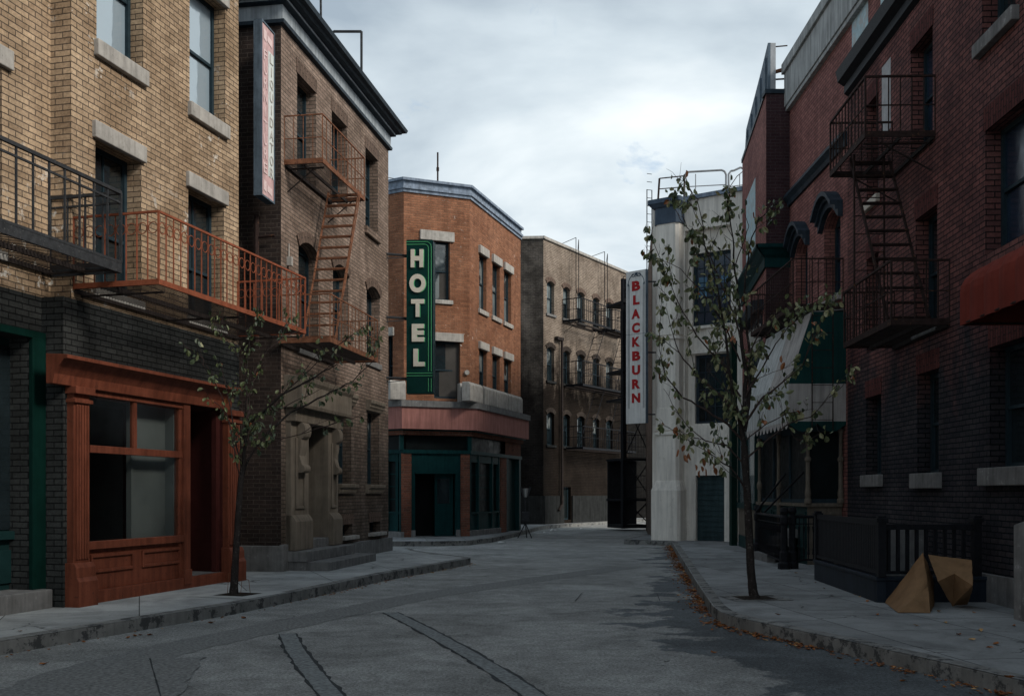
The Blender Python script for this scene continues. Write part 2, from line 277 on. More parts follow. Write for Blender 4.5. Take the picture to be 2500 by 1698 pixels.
def pave_mat(name, base, rot=0.0, slab=1.45, spots=True):
    m, t, b = newmat(name); P = pos(t)
    mp = t.nodes.new('ShaderNodeMapping'); mp.inputs['Rotation'].default_value = (0, 0, rot); t.links.new(P, mp.inputs['Vector'])
    bt = t.nodes.new('ShaderNodeTexBrick'); t.links.new(mp.outputs[0], bt.inputs['Vector'])
    bt.inputs['Scale'].default_value = 1; bt.inputs['Brick Width'].default_value = slab * 1.5; bt.inputs['Row Height'].default_value = slab
    bt.inputs['Mortar Size'].default_value = .008; bt.inputs['Mortar Smooth'].default_value = .4
    bt.inputs['Color1'].default_value = (*[x * 1.12 for x in base], 1); bt.inputs['Color2'].default_value = (*[x * .84 for x in base], 1); bt.inputs['Mortar'].default_value = (*[x * .22 for x in base], 1)
    c = bt.outputs['Color']
    c = mixc(t, 1.0, c, ramp(t, noise(t, P, 45, 6, .75), .3, G3(.82), .72, G3(1.12)), 'MULTIPLY')
    c = mixc(t, 1.0, c, ramp(t, noise(t, P, 1.4, 7, .65, .5), .34, G3(.66), .62, G3(1.1)), 'MULTIPLY')
    c = mixc(t, ramp(t, noise(t, P, 9, 5, .7), .655, G3(0), .675, G3(.75)), c, tuple(x * .22 for x in base))
    wv = t.nodes.new('ShaderNodeVectorMath'); wv.operation = 'MULTIPLY_ADD'
    nn = t.nodes.new('ShaderNodeTexNoise'); nn.inputs['Scale'].default_value = 3; nn.inputs['Detail'].default_value = 6; t.links.new(P, nn.inputs['Vector'])
    t.links.new(nn.outputs['Color'], wv.inputs[0]); wv.inputs[1].default_value = (.5, .5, 0); t.links.new(P, wv.inputs[2])
    vo = t.nodes.new('ShaderNodeTexVoronoi'); vo.feature = 'DISTANCE_TO_EDGE'; vo.inputs['Scale'].default_value = .75; t.links.new(wv.outputs[0], vo.inputs['Vector'])
    cf = ramp(t, vo.outputs['Distance'], .003, G3(1), .012, G3(0))
    gate = ramp(t, noise(t, P, .8, 3), .5, G3(0), .58, G3(.85))
    c = mixc(t, mixc(t, 1.0, cf, gate, 'MULTIPLY'), c, tuple(x * .15 for x in base))
    t.links.new(c, b.inputs['Base Color']); b.inputs['Roughness'].default_value = .85; b.inputs['Specular IOR Level'].default_value = .04
    nb = bump(t, None, noise(t, P, 60, 5, .75), .3, .008)
    inv = t.nodes.new('ShaderNodeMath'); inv.operation = 'SUBTRACT'; inv.inputs[0].default_value = 1; t.links.new(bt.outputs['Fac'], inv.inputs[1])
    bump(t, b, inv.outputs[0], .5, .01, nb)
    return m
M['pave_l'] = pave_mat('left_pavement_concrete', (.40, .415, .41), R(70))
M['pave_r'] = pave_mat('right_pavement_concrete', (.27, .28, .28), R(83), 1.2)
M['kerbstone'] = plain('kerb_concrete', (.22, .22, .21), .9, .25, 3, .5, 30, spots=(5, .52, (.05, .052, .055), .85), streaks=.2)
M['newcrete'] = plain('fresh_concrete_square', (.42, .43, .42), .85, .1, 3, .2, 50)
M['soil'] = plain('tree_pit_soil', (.03, .025, .02), .95, .4, 20, .6, 60)
M['tarseam'] = plain('trench_patch', (.20, .215, .215), .8, .5, 26, .9, 42)
M['taredge'] = plain('tar_seam', (.05, .055, .058), .7, .3, 10, .5, 60)
M['patch_dark'] = plain('asphalt_patch', (.20, .205, .20), .85, .55, 30, .9, 42)
# ---------------------------------------------------------------- geometry helpers
FD = 2323.0; UC = 1161.5; VH = 1118.0
def gp(u, v, z=.14):
    'point of the ground (height z) seen at u, v in the photograph'
    Y = (CZ - z) * FD / (v - VH); return Vector(((u - UC) / FD * Y, Y, z))
def at(u, v, Y): return Vector(((u - UC) / FD * Y, Y, CZ + (VH - v) / FD * Y))
class Frame:
    'a wall: s runs left to right along it, o outwards to the street, z up'
    def __init__(s, p0, p1):
        s.p0 = Vector((p0[0], p0[1], 0)); e_ = Vector((p1[0], p1[1], 0)) - s.p0
        s.len = e_.length; s.d = e_.normalized(); s.n = Vector((s.d.y, -s.d.x, 0))
    def P(s, a, o, z): return s.p0 + s.d * a + s.n * o + Vector((0, 0, z))
    def sz(s, u, v, o=0):
        k = (u - UC) / FD; b = s.p0 + s.n * o
        # b.x + d.x a = k (b.y + d.y a)
        a = (k * b.y - b.x) / (s.d.x - k * s.d.y); Y = b.y + s.d.y * a
        return a, CZ + (VH - v) / FD * Y
    def s(s_, u, o=0): return s_.sz(u, 0, o)[0]
    def rect(s, u0, u1, vt, vb, o=0, ub=None):
        a, zt = s.sz(u0, vt, o); b = s.s(u1, o); zb = s.sz(u0 if ub is None else ub, vb, o)[1]
        return a, b, zb, zt
WORLD = Frame((0, 0), (1, 0))          # s = x, o = -y
class MB:
    def __init__(s, F=None): s.v = []; s.f = []; s.uv = []; s.mi = []; s.F = F; s.mats = []
    def _m(s, m):
        if m is None: return 0
        if m not in s.mats: s.mats.append(m)
        return s.mats.index(m)
    def face(s, pts, uv=None, m=None, F=None):
        F = F or s.F; P = [F.P(*p) for p in pts] if F else [Vector(p) for p in pts]
        if uv is None:
            q = pts; a = Vector(q[1]) - Vector(q[0]); b = Vector(q[-1]) - Vector(q[0]); n = a.cross(b)
            if n.length < 1e-12 and len(q) > 3: n = (Vector(q[2]) - Vector(q[1])).cross(b)
            n = [abs(x) for x in n]
            if n[0] >= n[1] and n[0] >= n[2]: uv = [(p[1], p[2]) for p in q]
            elif n[1] >= n[2]: uv = [(p[0], p[2]) for p in q]
            else: uv = [(p[0], p[1]) for p in q]
        i = len(s.v); s.v += P; s.f.append(tuple(range(i, i + len(P)))); s.uv.append(uv); s.mi.append(s._m(m))
    def box(s, s0, s1, o0, o1, z0, z1, m=None, F=None, skip=''):
        if s0 > s1: s0, s1 = s1, s0
        if o0 > o1: o0, o1 = o1, o0
        if z0 > z1: z0, z1 = z1, z0
        f = lambda pts: s.face(pts, m=m, F=F)
        f([(s0, o1, z0), (s1, o1, z0), (s1, o1, z1), (s0, o1, z1)])
        f([(s1, o0, z0), (s0, o0, z0), (s0, o0, z1), (s1, o0, z1)])
        f([(s0, o0, z0), (s0, o1, z0), (s0, o1, z1), (s0, o0, z1)])
        f([(s1, o1, z0), (s1, o0, z0), (s1, o0, z1), (s1, o1, z1)])
        f([(s0, o1, z1), (s1, o1, z1), (s1, o0, z1), (s0, o0, z1)])
        f([(s0, o0, z0), (s1, o0, z0), (s1, o1, z0), (s0, o1, z0)])
        return s
    def prof(s, pts, s0, s1, m=None, F=None, caps=True):
        'profile of (o, z) points extruded along s'
        n = len(pts); acc = 0
        for i in range(n):
            a = pts[i]; b = pts[(i + 1) % n]; l = math.hypot(b[0] - a[0], b[1] - a[1])
            s.face([(s0, a[0], a[1]), (s1, a[0], a[1]), (s1, b[0], b[1]), (s0, b[0], b[1])], [(s0, acc), (s1, acc), (s1, acc + l), (s0, acc + l)], m, F); acc += l
        if caps:
            s.face([(s0, *p) for p in pts], [tuple(p) for p in pts], m, F); s.face([(s1, *p) for p in reversed(pts)], [tuple(p) for p in reversed(pts)], m, F)
        return s
    def plate(s, pts, o0, o1, m=None, F=None):
        'outline of (s, z) points given thickness from o0 to o1'
        n = len(pts)
        for i in range(n):
            a = pts[i]; b = pts[(i + 1) % n]
            s.face([(a[0], o1, a[1]), (b[0], o1, b[1]), (b[0], o0, b[1]), (a[0], o0, a[1])], m=m, F=F)
        s.face([(p[0], o1, p[1]) for p in pts], [tuple(p) for p in pts], m, F); s.face([(p[0], o0, p[1]) for p in reversed(pts)], [tuple(p) for p in reversed(pts)], m, F)
        return s
    def tube(s, p, q, r, r2=None, n=6, m=None, F=None, caps=True):
        F = F or s.F
        p = F.P(*p) if F else Vector(p); q = F.P(*q) if F else Vector(q); r2 = r if r2 is None else r2
        d = q - p; l = d.length
        if l < 1e-6: return s
        d.normalize(); a = d.orthogonal().normalized(); b = d.cross(a); i = len(s.v)
        for k in range(n):
            t = 2 * math.pi * k / n; c = a * math.cos(t) + b * math.sin(t); s.v += [p + c * r, q + c * r2]
        for k in range(n):
            k2 = (k + 1) % n; s.f.append((i + 2 * k, i + 2 * k2, i + 2 * k2 + 1, i + 2 * k + 1)); u = k / n * r * 6.3; u2 = (k + 1) / n * r * 6.3
            s.uv.append([(u, 0), (u2, 0), (u2, l), (u, l)]); s.mi.append(s._m(m))
        if caps:
            for off in (0, 1):
                s.f.append(tuple(i + 2 * k + off for k in range(n))); s.uv.append([(0, 0)] * n); s.mi.append(s._m(m))
        return s
    def path(s, pts, r, n=6, m=None, F=None):
        for a, b in zip(pts[:-1], pts[1:]): s.tube(a, b, r, n=n, m=m, F=F)
        return s
    def lathe(s, c, prof, n=16, m=None, squash=1):
        'profile of (radius, z) turned about the vertical through world point c'
        i = len(s.v); k = len(prof)
        for j in range(n):
            t = 2 * math.pi * j / n
            for r, z in prof: s.v.append(Vector((c[0] + r * math.cos(t), c[1] + r * math.sin(t) * squash, c[2] + z)))
        for j in range(n):
            j2 = (j + 1) % n
            for q in range(k - 1):
                s.f.append((i + j * k + q, i + j2 * k + q, i + j2 * k + q + 1, i + j * k + q + 1)); s.uv.append([(j * .1, prof[q][1]), (j * .1 + .1, prof[q][1]), (j * .1 + .1, prof[q + 1][1]), (j * .1, prof[q + 1][1])]); s.mi.append(s._m(m))
        return s
    def build(s, name, mat=None, parent=None, bevel=0, smooth=False, loc=None, recalc=True):
        me = bpy.data.meshes.new(name)
        if parent is not None: org = wloc(parent)
        elif loc is not None: org = Vector(loc)
        else: org = Vector((0, 0, 0))
        me.from_pydata([tuple(v - org) for v in s.v], [], s.f); me.update()
        uvl = me.uv_layers.new(name='UVMap'); k = 0
        for fu in s.uv:
            for c in fu: uvl.data[k].uv = c; k += 1
        mats = s.mats if s.mats else []
        if mat is not None and not mats: me.materials.append(M[mat])
        else:
            for x in mats: me.materials.append(M[x])
            for p, i in zip(me.polygons, s.mi): p.material_index = i
        if recalc:
            bm = bmesh.new(); bm.from_mesh(me); bmesh.ops.remove_doubles(bm, verts=bm.verts, dist=1e-5); bmesh.ops.recalc_face_normals(bm, faces=bm.faces); bm.to_mesh(me); bm.free()
        if smooth:
            for p in me.polygons: p.use_smooth = True
        ob = bpy.data.objects.new(name, me); COL.objects.link(ob)
        if parent is not None: ob.parent = parent
        else: ob.location = org
        if bevel:
            bv = ob.modifiers.new('bevel', 'BEVEL'); bv.width = bevel; bv.segments = 2; bv.limit_method = 'ANGLE'; bv.angle_limit = R(40)
        return ob
def wloc(o):
    v = Vector((0, 0, 0))
    while o is not None: v = v + o.location; o = o.parent
    return v
def tag(o, label, cat, group=None, kind=None):
    if label: o['label'] = label
    if cat: o['category'] = cat
    if group: o['group'] = group
    if kind: o['kind'] = kind
    return o
def thing(name, label, cat, loc=(0, 0, 0), group=None):
    o = bpy.data.objects.new(name, None); COL.objects.link(o); o.location = loc; o.empty_display_size = .2
    return tag(o, label, cat, group)
# ---------------------------------------------------------------- walls and windows
def arc(s0, s1, zs, rise, n=10):
    w_ = (s1 - s0) / 2; Rr = (w_ * w_ + rise * rise) / (2 * rise); c = (s0 + s1) / 2
    return [(c + w_ * (2 * i / n - 1), zs + math.sqrt(max(0, Rr * Rr - (w_ * (2 * i / n - 1)) ** 2)) - (Rr - rise)) for i in range(n + 1)]
def wall(parent, F, s0, s1, z0, z1, ops, mat, o=0, name='wall', depth=.18):
    mb = MB(F)
    ss = sorted({s0, s1, *[x for p in ops for x in p[:2] if s0 < x < s1]}); zs = sorted({z0, z1, *[x for p in ops for x in p[2:4] if z0 < x < z1]})
    for a, b in zip(ss[:-1], ss[1:]):
        run = None
        for c, d in zip(zs[:-1], zs[1:]):
            mid = ((a + b) / 2, (c + d) / 2)
            hole = any(p[0] < mid[0] < p[1] and p[2] < mid[1] < p[3] for p in ops)
            if not hole: mb.face([(a, o, c), (b, o, c), (b, o, d), (a, o, d)])
    for p in ops:
        a, b, c, d = p[:4]; rise = p[4] if len(p) > 4 else 0; dep = p[5] if len(p) > 5 else depth; i = o - dep
        sp = d - rise
        mb.face([(a, o, c), (a, i, c), (a, i, sp), (a, o, sp)]); mb.face([(b, i, c), (b, o, c), (b, o, sp), (b, i, sp)])
        if c > z0 + .01: mb.face([(a, i, c), (b, i, c), (b, o, c), (a, o, c)])
        if rise:
            A = arc(a, b, sp, rise)
            for (x0, y0), (x1, y1) in zip(A[:-1], A[1:]):
                mb.face([(x0, o, y0), (x1, o, y1), (x1, o, d), (x0, o, d)] if abs(y0 - d) + abs(y1 - d) > 1e-6 else [(x0, o, y0), (x1, o, y1), (x1, o, d + 1e-4)])
                mb.face([(x0, o, y0), (x1, o, y1), (x1, i, y1), (x0, i, y0)])
        else: mb.face([(a, o, d), (b, o, d), (b, i, d), (a, i, d)])
    return mb.build(name, mat, parent)
def window(parent, F, op, o=0, dep=.16, fw=.05, pane='glass', lower=None, frame='winframe', meet=.5, munt=(0, 0), sill=None, lintel=None, hood=None, name='window', door=False):
    a, b, c, d = op[:4]; rise = op[4] if len(op) > 4 else 0
    i = o - dep; mb = MB(F); zm = c + (d - c) * meet
    mb.box(a, a + fw, i - .07, i, c, d); mb.box(b - fw, b, i - .07, i, c, d)
    mb.box(a + fw, b - fw, i - .07, i, d - fw - rise * .75, d); mb.box(a + fw, b - fw, i - .07, i + .002, c, c + fw)
    if meet: mb.box(a + fw, b - fw, i - .06, i - .008, zm - .022, zm + .022)
    for k in range(munt[0]):
        x = a + (b - a) * (k + 1) / (munt[0] + 1); mb.box(x - .011, x + .011, i - .05, i - .014, c + fw, d - fw)
    for k in range(munt[1]):
        z = c + (d - c) * (k + 1) / (munt[1] + 1)
        if not meet or abs(z - zm) > .05: mb.box(a + fw, b - fw, i - .05, i - .016, z - .011, z + .011)
    fr = mb.build(name, frame, parent)
    lo = lower or pane
    if meet:
        g = MB(F); g.face([(a + fw, i - .03, zm), (b - fw, i - .03, zm), (b - fw, i - .03, d - .01), (a + fw, i - .03, d - .01)]); g.build('pane', pane, fr)
        g = MB(F); g.face([(a + fw, i - .05, c + .01), (b - fw, i - .05, c + .01), (b - fw, i - .05, zm), (a + fw, i - .05, zm)]); g.build('pane', lo, fr)
    else:
        g = MB(F); g.face([(a + fw, i - .03, c + .01), (b - fw, i - .03, c + .01), (b - fw, i - .03, d - .01), (a + fw, i - .03, d - .01)]); g.build('pane', pane, fr)
    if sill:
        m_, h_, ex, out = sill; s_ = MB(F); s_.box(a - ex, b + ex, o - .02, o + out, c - h_, c + .012); s_.build('sill', m_, fr, bevel=.012)
    if lintel:
        m_, h_, ex, out = lintel
        if rise:
            A = arc(a - .005, b + .005, d - rise, rise); cxm = (a + b) / 2; w_ = (b - a) / 2; Rr = (w_ * w_ + rise * rise) / (2 * rise); cz_ = d - Rr
            s_ = MB(F); acc = 0; prev = None
            ext = [(p[0] - cxm, p[1] - cz_) for p in A]
            O = [(cxm + p[0] * (Rr + h_) / Rr, cz_ + p[1] * (Rr + h_) / Rr) for p in ext]
            for (p0, p1_, q0, q1) in zip(A[:-1], A[1:], O[:-1], O[1:]):
                l = math.hypot(p1_[0] - p0[0], p1_[1] - p0[1])
                s_.face([(p0[0], o + out, p0[1]), (p1_[0], o + out, p1_[1]), (q1[0], o + out, q1[1]), (q0[0], o + out, q0[1])], [(0, acc), (0, acc + l), (h_, acc + l), (h_, acc)])
                s_.face([(p0[0], o + out, p0[1]), (p1_[0], o + out, p1_[1]), (p1_[0], o - .06, p1_[1]), (p0[0], o - .06, p0[1])])
                s_.face([(q0[0], o + out, q0[1]), (q1[0], o + out, q1[1]), (q1[0], o, q1[1]), (q0[0], o, q0[1])]); acc += l
            for p, q in ((A[0], O[0]), (A[-1], O[-1])): s_.face([(p[0], o + out, p[1]), (q[0], o + out, q[1]), (q[0], o, q[1]), (p[0], o, p[1])])
            s_.build('lintel', m_, fr)
        else:
            s_ = MB(F)
            if m_.startswith('soldier'):
                s_.face([(a - ex, o + out, d), (b + ex, o + out, d), (b + ex, o + out, d + h_), (a - ex, o + out, d + h_)], [(0, 0), (0, b - a + 2 * ex), (h_, b - a + 2 * ex), (h_, 0)])
                s_.face([(a - ex, o + out, d), (b + ex, o + out, d), (b + ex, o - .01, d), (a - ex, o - .01, d)]); s_.face([(a - ex, o - .01, d), (a - ex, o + out, d), (a - ex, o + out, d + h_), (a - ex, o - .01, d + h_)])
                s_.face([(b + ex, o - .01, d), (b + ex, o + out, d), (b + ex, o + out, d + h_), (b + ex, o - .01, d + h_)]); s_.face([(a - ex, o + out, d + h_), (b + ex, o + out, d + h_), (b + ex, o - .01, d + h_), (a - ex, o - .01, d + h_)])
                s_.build('lintel', m_, fr)
            else:
                s_.box(a - ex, b + ex, o - .02, o + out, d - .012, d + h_); s_.build('lintel', m_, fr, bevel=.012)
    return fr
def body(parent, pts, z0, z1, mat='body', name='body'):
    mb = MB(); n = len(pts)
    for i in range(n):
        a = pts[i]; b = pts[(i + 1) % n]; l = math.hypot(b[0] - a[0], b[1] - a[1])
        mb.face([(a[0], a[1], z0), (b[0], b[1], z0), (b[0], b[1], z1), (a[0], a[1], z1)], [(0, z0), (l, z0), (l, z1), (0, z1)])
    mb.face([(p[0], p[1], z1) for p in pts]); mb.face([(p[0], p[1], z0) for p in reversed(pts)])
    return mb.build(name, mat, parent)
def xy(v): return (v.x, v.y)
def textmesh(ch, size, extrude, off, mat):
    cu = bpy.data.curves.new('t', 'FONT'); cu.body = ch; cu.size = size; cu.extrude = extrude; cu.offset = off; cu.align_x = 'CENTER'; cu.resolution_u = 6
    ob = bpy.data.objects.new('t', cu); COL.objects.link(ob); bpy.context.view_layer.update()
    me = bpy.data.meshes.new_from_object(ob.evaluated_get(bpy.context.evaluated_depsgraph_get())); bpy.data.objects.remove(ob); bpy.data.curves.remove(cu)
    me.materials.clear(); me.materials.append(M[mat]); return me
def letter(ch, F, s, zc, w_, h_, o, ext, mat, parent, bold=.04, name='letter'):
    me = textmesh(ch, 1.0, .05, bold, mat); vs = [v.co.copy() for v in me.vertices]
    x0 = min(v.x for v in vs); x1 = max(v.x for v in vs); y0 = min(v.y for v in vs); y1 = max(v.y for v in vs); org = wloc(parent)
    for v in me.vertices:
        fx = (v.co.x - (x0 + x1) / 2) / (x1 - x0); fy = (v.co.y - (y0 + y1) / 2) / (y1 - y0); fz = v.co.z / .05
        v.co = F.P(s + fx * w_, o + ext * (.5 + .5 * fz), zc + fy * h_) - org
    ob = bpy.data.objects.new(name, me); COL.objects.link(ob); ob.parent = parent
    return ob
# ================================================================ THE SETTING
mb = MB(); mb.face([(-150, -60, 0), (150, -60, 0), (150, 240, 0), (-150, 240, 0)]); tag(mb.build('road', 'asphalt'), None, None, kind='structure')
def slab(name, mat, pts, kerb, z1=.14):
    'pavement sheet with a kerb stone run along the listed points'
    mb = MB(); mb.face([(p[0], p[1], z1) for p in pts]); tag(mb.build(name, mat), None, None, kind='structure')
    mb = MB(); n = len(kerb); inn = []
    for i in range(n):
        a = Vector(kerb[max(0, i - 1)]); b = Vector(kerb[min(n - 1, i + 1)]); d = (b - a).normalized(); nn = Vector((-d.y, d.x)); inn.append(Vector(kerb[i]) + nn * .15)
    for i in range(n - 1):
        a, b = kerb[i], kerb[i + 1]; c, d = inn[i + 1], inn[i]; l = (Vector(b) - Vector(a)).length
        k = max(1, int(l / .8)); jit = random.Random(i)
        for q in range(k):
            t0, t1 = q / k, (q + 1) / k; A = Vector(a).lerp(Vector(b), t0); B = Vector(a).lerp(Vector(b), t1); D_ = d.lerp(c, t0); C_ = d.lerp(c, t1)
            h = z1 + .004; dz = jit.uniform(-.004, .004)
            mb.face([(A.x, A.y, -.05), (B.x, B.y, -.05), (B.x, B.y, h - .02), (A.x, A.y, h - .02)])
            A2 = A.lerp(D_, .14); B2 = B.lerp(C_, .14)
            mb.face([(A.x, A.y, h - .02), (B.x, B.y, h - .02), (B2.x, B2.y, h), (A2.x, A2.y, h)])
            mb.face([(A2.x, A2.y, h), (B2.x, B2.y, h), (C_.x, C_.y, h), (D_.x, D_.y, h)])
    return tag(mb.build('kerb', 'kerbstone'), None, None, kind='structure')
KL = [(-7.2, 3.8), (-5.9, 7.1), (-4.86, 9.72), (-4.2, 11.4), (-3.54, 13.0), (-2.92, 15.2), (-2.26, 17.9), (-1.5, 20.2), (-.96, 21.9), (-.90, 22.25), (-1.05, 22.6), (-1.6, 23.5), (-2.3, 24.9), (-2.6, 26.1)]
KL = [(-11.5, -14), (-9, -4)] + KL
slab('pavement', 'pave_l', KL + [(-9, 27.5), (-18, 27), (-18, -14)], KL)
KR = [(4.66, 29.9), (3.9, 23.9), (2.97, 16.6), (2.5, 12.75), (2.47, 12.1), (2.55, 11.6), (2.72, 11.05), (3.17, 9.83), (3.84, 7.67), (4.3, 6.2), (4.4, 5.0), (3.9, -14)]
KW = [(5.6, 37.5), (4.75, 35.2), (3.42, 31.3), (3.38, 30.95), (3.55, 30.7), (4.5, 30.15), (4.66, 29.9)]
KR2 = KW + KR[1:]
slab('pavement', 'pave_r', KR2 + [(12, -14), (12, 37.5)], KR2)
KH = [(-7.5, 29.9), (-3.5, 29.7), (-2.2, 29.75), (-1.3, 30.2), (-.6, 32.1), (-.14, 34.7), (.14, 36.0), (1.02, 42.0), (1.5, 44.4), (2.4, 46.2), (4.4, 50.3), (6.5, 54.5), (9, 58)]
KHr = list(reversed(KH))
slab('pavement', 'pave_r', KH + [(4, 62), (-12, 60), (-12, 29.9)], KH)
# trench seams and patches in the asphalt, thin sheets over the road
def strip(name, mat, pix, wid, z, jag=0, seed=1):
    rnd = random.Random(seed); P = [gp(u, v, z) for u, v in pix]; Q = []
    for a, b in zip(P[:-1], P[1:]):
        k = max(1, int((b - a).length / .12)); Q += [a.lerp(b, i / k) for i in range(k)]
    Q.append(P[-1]); Lf = []; Rt = []
    for i, p in enumerate(Q):
        d = (Q[min(i + 1, len(Q) - 1)] - Q[max(0, i - 1)]).normalized(); n_ = Vector((-d.y, d.x, 0)); Lf.append(p + n_ * (wid / 2 + rnd.uniform(-jag, jag))); Rt.append(p - n_ * (wid / 2 + rnd.uniform(-jag, jag)))
    mb = MB()
    for i in range(len(Q) - 1): mb.face([tuple(Lf[i]), tuple(Rt[i]), tuple(Rt[i + 1]), tuple(Lf[i + 1])])
    return tag(mb.build(name, mat), None, None, kind='structure')
T1 = [(886, 1388), (960, 1425), (1060, 1480), (1150, 1535), (1235, 1592), (1330, 1660)]
T2 = [(652, 1436), (668, 1470), (700, 1515), (738, 1560), (775, 1605), (840, 1680)]
for i, T in enumerate((T1, T2)):
    strip('road_patch', 'taredge', T, .225, .004, .02, 3 + i); strip('road_patch', 'tarseam', T, .17, .008, .006, 8 + i)
strip('road_patch', 'patch_dark', [(-60, 1640), (160, 1530), (420, 1463), (720, 1400), (960, 1350), (1240, 1310), (1420, 1286)], .62, .0035, .03, 21)
strip('road_patch', 'patch_dark', [(345, 1492), (300, 1530), (240, 1600), (160, 1700)], .95, .0075, .03, 22)
for T, s_ in (([(340, 1492), (365, 1580)], 23), ([(700, 1434), (905, 1426)], 24), ([(1305, 1362), (1320, 1344), (1490, 1344), (1497, 1362), (1310, 1364)], 25), ([(1510, 1345), (1590, 1345)], 26), ([(620, 1405), (880, 1390)], 27)):
    strip('road_patch', 'taredge', T, .012, .012, .004, s_)
# fresh concrete squares with tree pits
def pit(name, u, v, rot, w_=.95, h_=.95):
    c = gp(u, v); mb = MB(); ca, sa = math.cos(rot), math.sin(rot)
    q = lambda x, y, z: (c.x + x * ca - y * sa, c.y + x * sa + y * ca, z)
    hw, hh, k = w_ / 2, h_ / 2, .24
    for a in ((-hw, -hh, hw, -k), (-hw, k, hw, hh), (-hw, -k, -k, k), (k, -k, hw, k)):
        mb.face([q(a[0], a[1], .146), q(a[2], a[1], .146), q(a[2], a[3], .146), q(a[0], a[3], .146)])
    tag(mb.build('pavement_patch', 'newcrete' if name == 'l' else 'kerbstone'), None, None, kind='structure')
    mb = MB(); mb.face([q(-k, -k, .147), q(k, -k, .147), q(k, k, .147), q(-k, k, .147)]); tag(mb.build('tree_pit_soil', 'soil'), None, None, kind='structure')
pit('l', 540, 1348, R(-20)); pit('r', 1712, 1356, R(8), .8, .7)

# ================================================================ LEFT TAN BRICK BUILDING
def P2(u, Y): return ((u - UC) / FD * Y, Y)
FA = Frame(P2(161.7, 12.7), P2(541, 16.66)); eA = FA.len
A = thing('tan_brick_building', 'tan brick building with stone lintels above an orange wooden shopfront', 'building', FA.P(0, 0, 0))
zsp = FA.sz(300, 690)[1]                                     # joint between tan and charcoal brick
w1 = (*FA.rect(219, 325, 0, 93)[:3], 9.25); w2 = (*FA.rect(430, 511, 0, 236)[:3], 9.25)
w3 = list(FA.rect(216, 320, 292, 636)); w4 = list(FA.rect(427, 508, 412, 655))
w3[2] = w4[2] = 4.16; w3[3] = w4[3] = 6.1
sill_t = max(w1[2], w2[2]); w1 = (w1[0], w1[1], sill_t, w1[3]); w2 = (w2[0], w2[1], sill_t, w2[3])
TOPA = 10.6; zA = 3.95
wall(A, FA, 0, eA, zA, TOPA, [w1, w2, w3, w4], 'tan', depth=.24, name='upper_wall')
for w_ in (w1, w2): window(A, FA, w_, dep=.2, pane='glass_sky', lower='glass_sky', fw=.06, sill=('stone', .2, .05, .07), lintel=('stone', .2, .06, .05))
for w_ in (w3, w4): window(A, FA, w_, dep=.22, pane='glass', fw=.06, sill=('stone', .1, .04, .05), lintel=('stone', .21, .06, .06), munt=(1, 0), meet=.42)
# storefront opening in the charcoal lower wall (shopfront stands a little proud)
so_ = .12
sL, sR = FA.s(167, so_), FA.s(545, so_)
zct = FA.sz(153, 799, .3)[1]
wall(A, FA, -.16, eA, .1, zA, [(sL + .02, sR - .1, .1, zct - .35, 0, .02)], 'tan_dark', name='lower_wall', o=.012)
mbq = MB(FA); mbq.face([(-.16, -.3, .1), (-.16, .012, .1), (-.16, .012, zA), (-.16, -.3, zA)]); mbq.face([(-.16, .012, zA), (eA, .012, zA), (eA, 0, zA), (-.16, 0, zA)]); mbq.build('lower_return_wall', 'tan_dark', A)
mbq = MB(FA); mbq.face([(0, -.3, zA - .3), (0, 0, zA - .3), (0, 0, TOPA), (0, -.3, TOPA)]); mbq.face([(eA, -.5, .1), (eA, .012, .1), (eA, 0, TOPA), (eA, -.5, TOPA)]); mbq.build('return_wall', 'tan', A)
mbq = MB(FA); mbq.prof([(0, TOPA), (.25, TOPA + .05), (.3, TOPA + .3), (-.3, TOPA + .3), (-.3, TOPA)], -.2, eA + .1); mbq.build('cornice', 'slate', A)
body(A, [xy(FA.P(.05, -.32, 0)), xy(FA.P(eA - .02, -.32, 0)), xy(FA.P(eA - .02, -6, 0)), xy(FA.P(-.3, -6, 0)), xy(FA.P(-.3, -.5, 0))], zct - .3, TOPA)
body(A, [xy(FA.P(0, -1.9, 0)), xy(FA.P(eA - .02, -1.9, 0)), xy(FA.P(eA - .02, -6, 0)), xy(FA.P(0, -6, 0))], .1, zct - .3)
# shopfront
sf = MB(FA)
def zv(F, u, v, o=0): return F.sz(u, v, o)[1]
zh = zct - .36                                               # underside of cornice
sf.prof([(.0, zct - .36), (so_ - .02, zct - .36), (so_ + .0, zct - .24), (so_ + .05, zct - .16), (.22, zct - .10), (.25, zct - .07), (.30, zct - .065), (.30, zct - .02), (0, zct)], FA.s(153, .3), FA.s(550, .3))
sf_o = sf.build('shopfront_cornice', 'orange_paint', A, bevel=.004)
def pilaster(s0, s1, mat='orange_paint'):
    mb = MB(FA); zb = .1; zt = zh
    mb.box(s0, s1, 0, so_ - .01, zb, zt)
    n = 5; wd = (s1 - s0 - .05) / n
    for i in range(n): mb.box(s0 + .025 + i * wd + .008, s0 + .025 + (i + 1) * wd - .008, so_ - .012, so_ + .012, .72, zt - .22)
    mb.box(s0 - .02, s1 + .02, 0, so_ + .03, zt - .2, zt - .15); mb.box(s0 - .035, s1 + .035, 0, so_ + .05, zt - .09, zt)
    mb.prof([(0, .1), (so_ + .09, .1), (so_ + .09, .45), (so_ + .06, .5), (so_ + .05, .62), (so_ + .02, .68), (0, .68)], s0 - .035, s1 + .035)
    return mb.build('pilaster', mat, A, bevel=.006)
pL0, pL1 = FA.s(169, so_), FA.s(205, so_); pR0, pR1 = FA.s(520, so_), FA.s(543, so_)
pilaster(pL0, pL1); pilaster(pR0, pR1 + .03)
g0, g1 = FA.s(207, .04), FA.s(409, .04); j0, j1 = FA.s(417, .06), FA.s(431, .06)
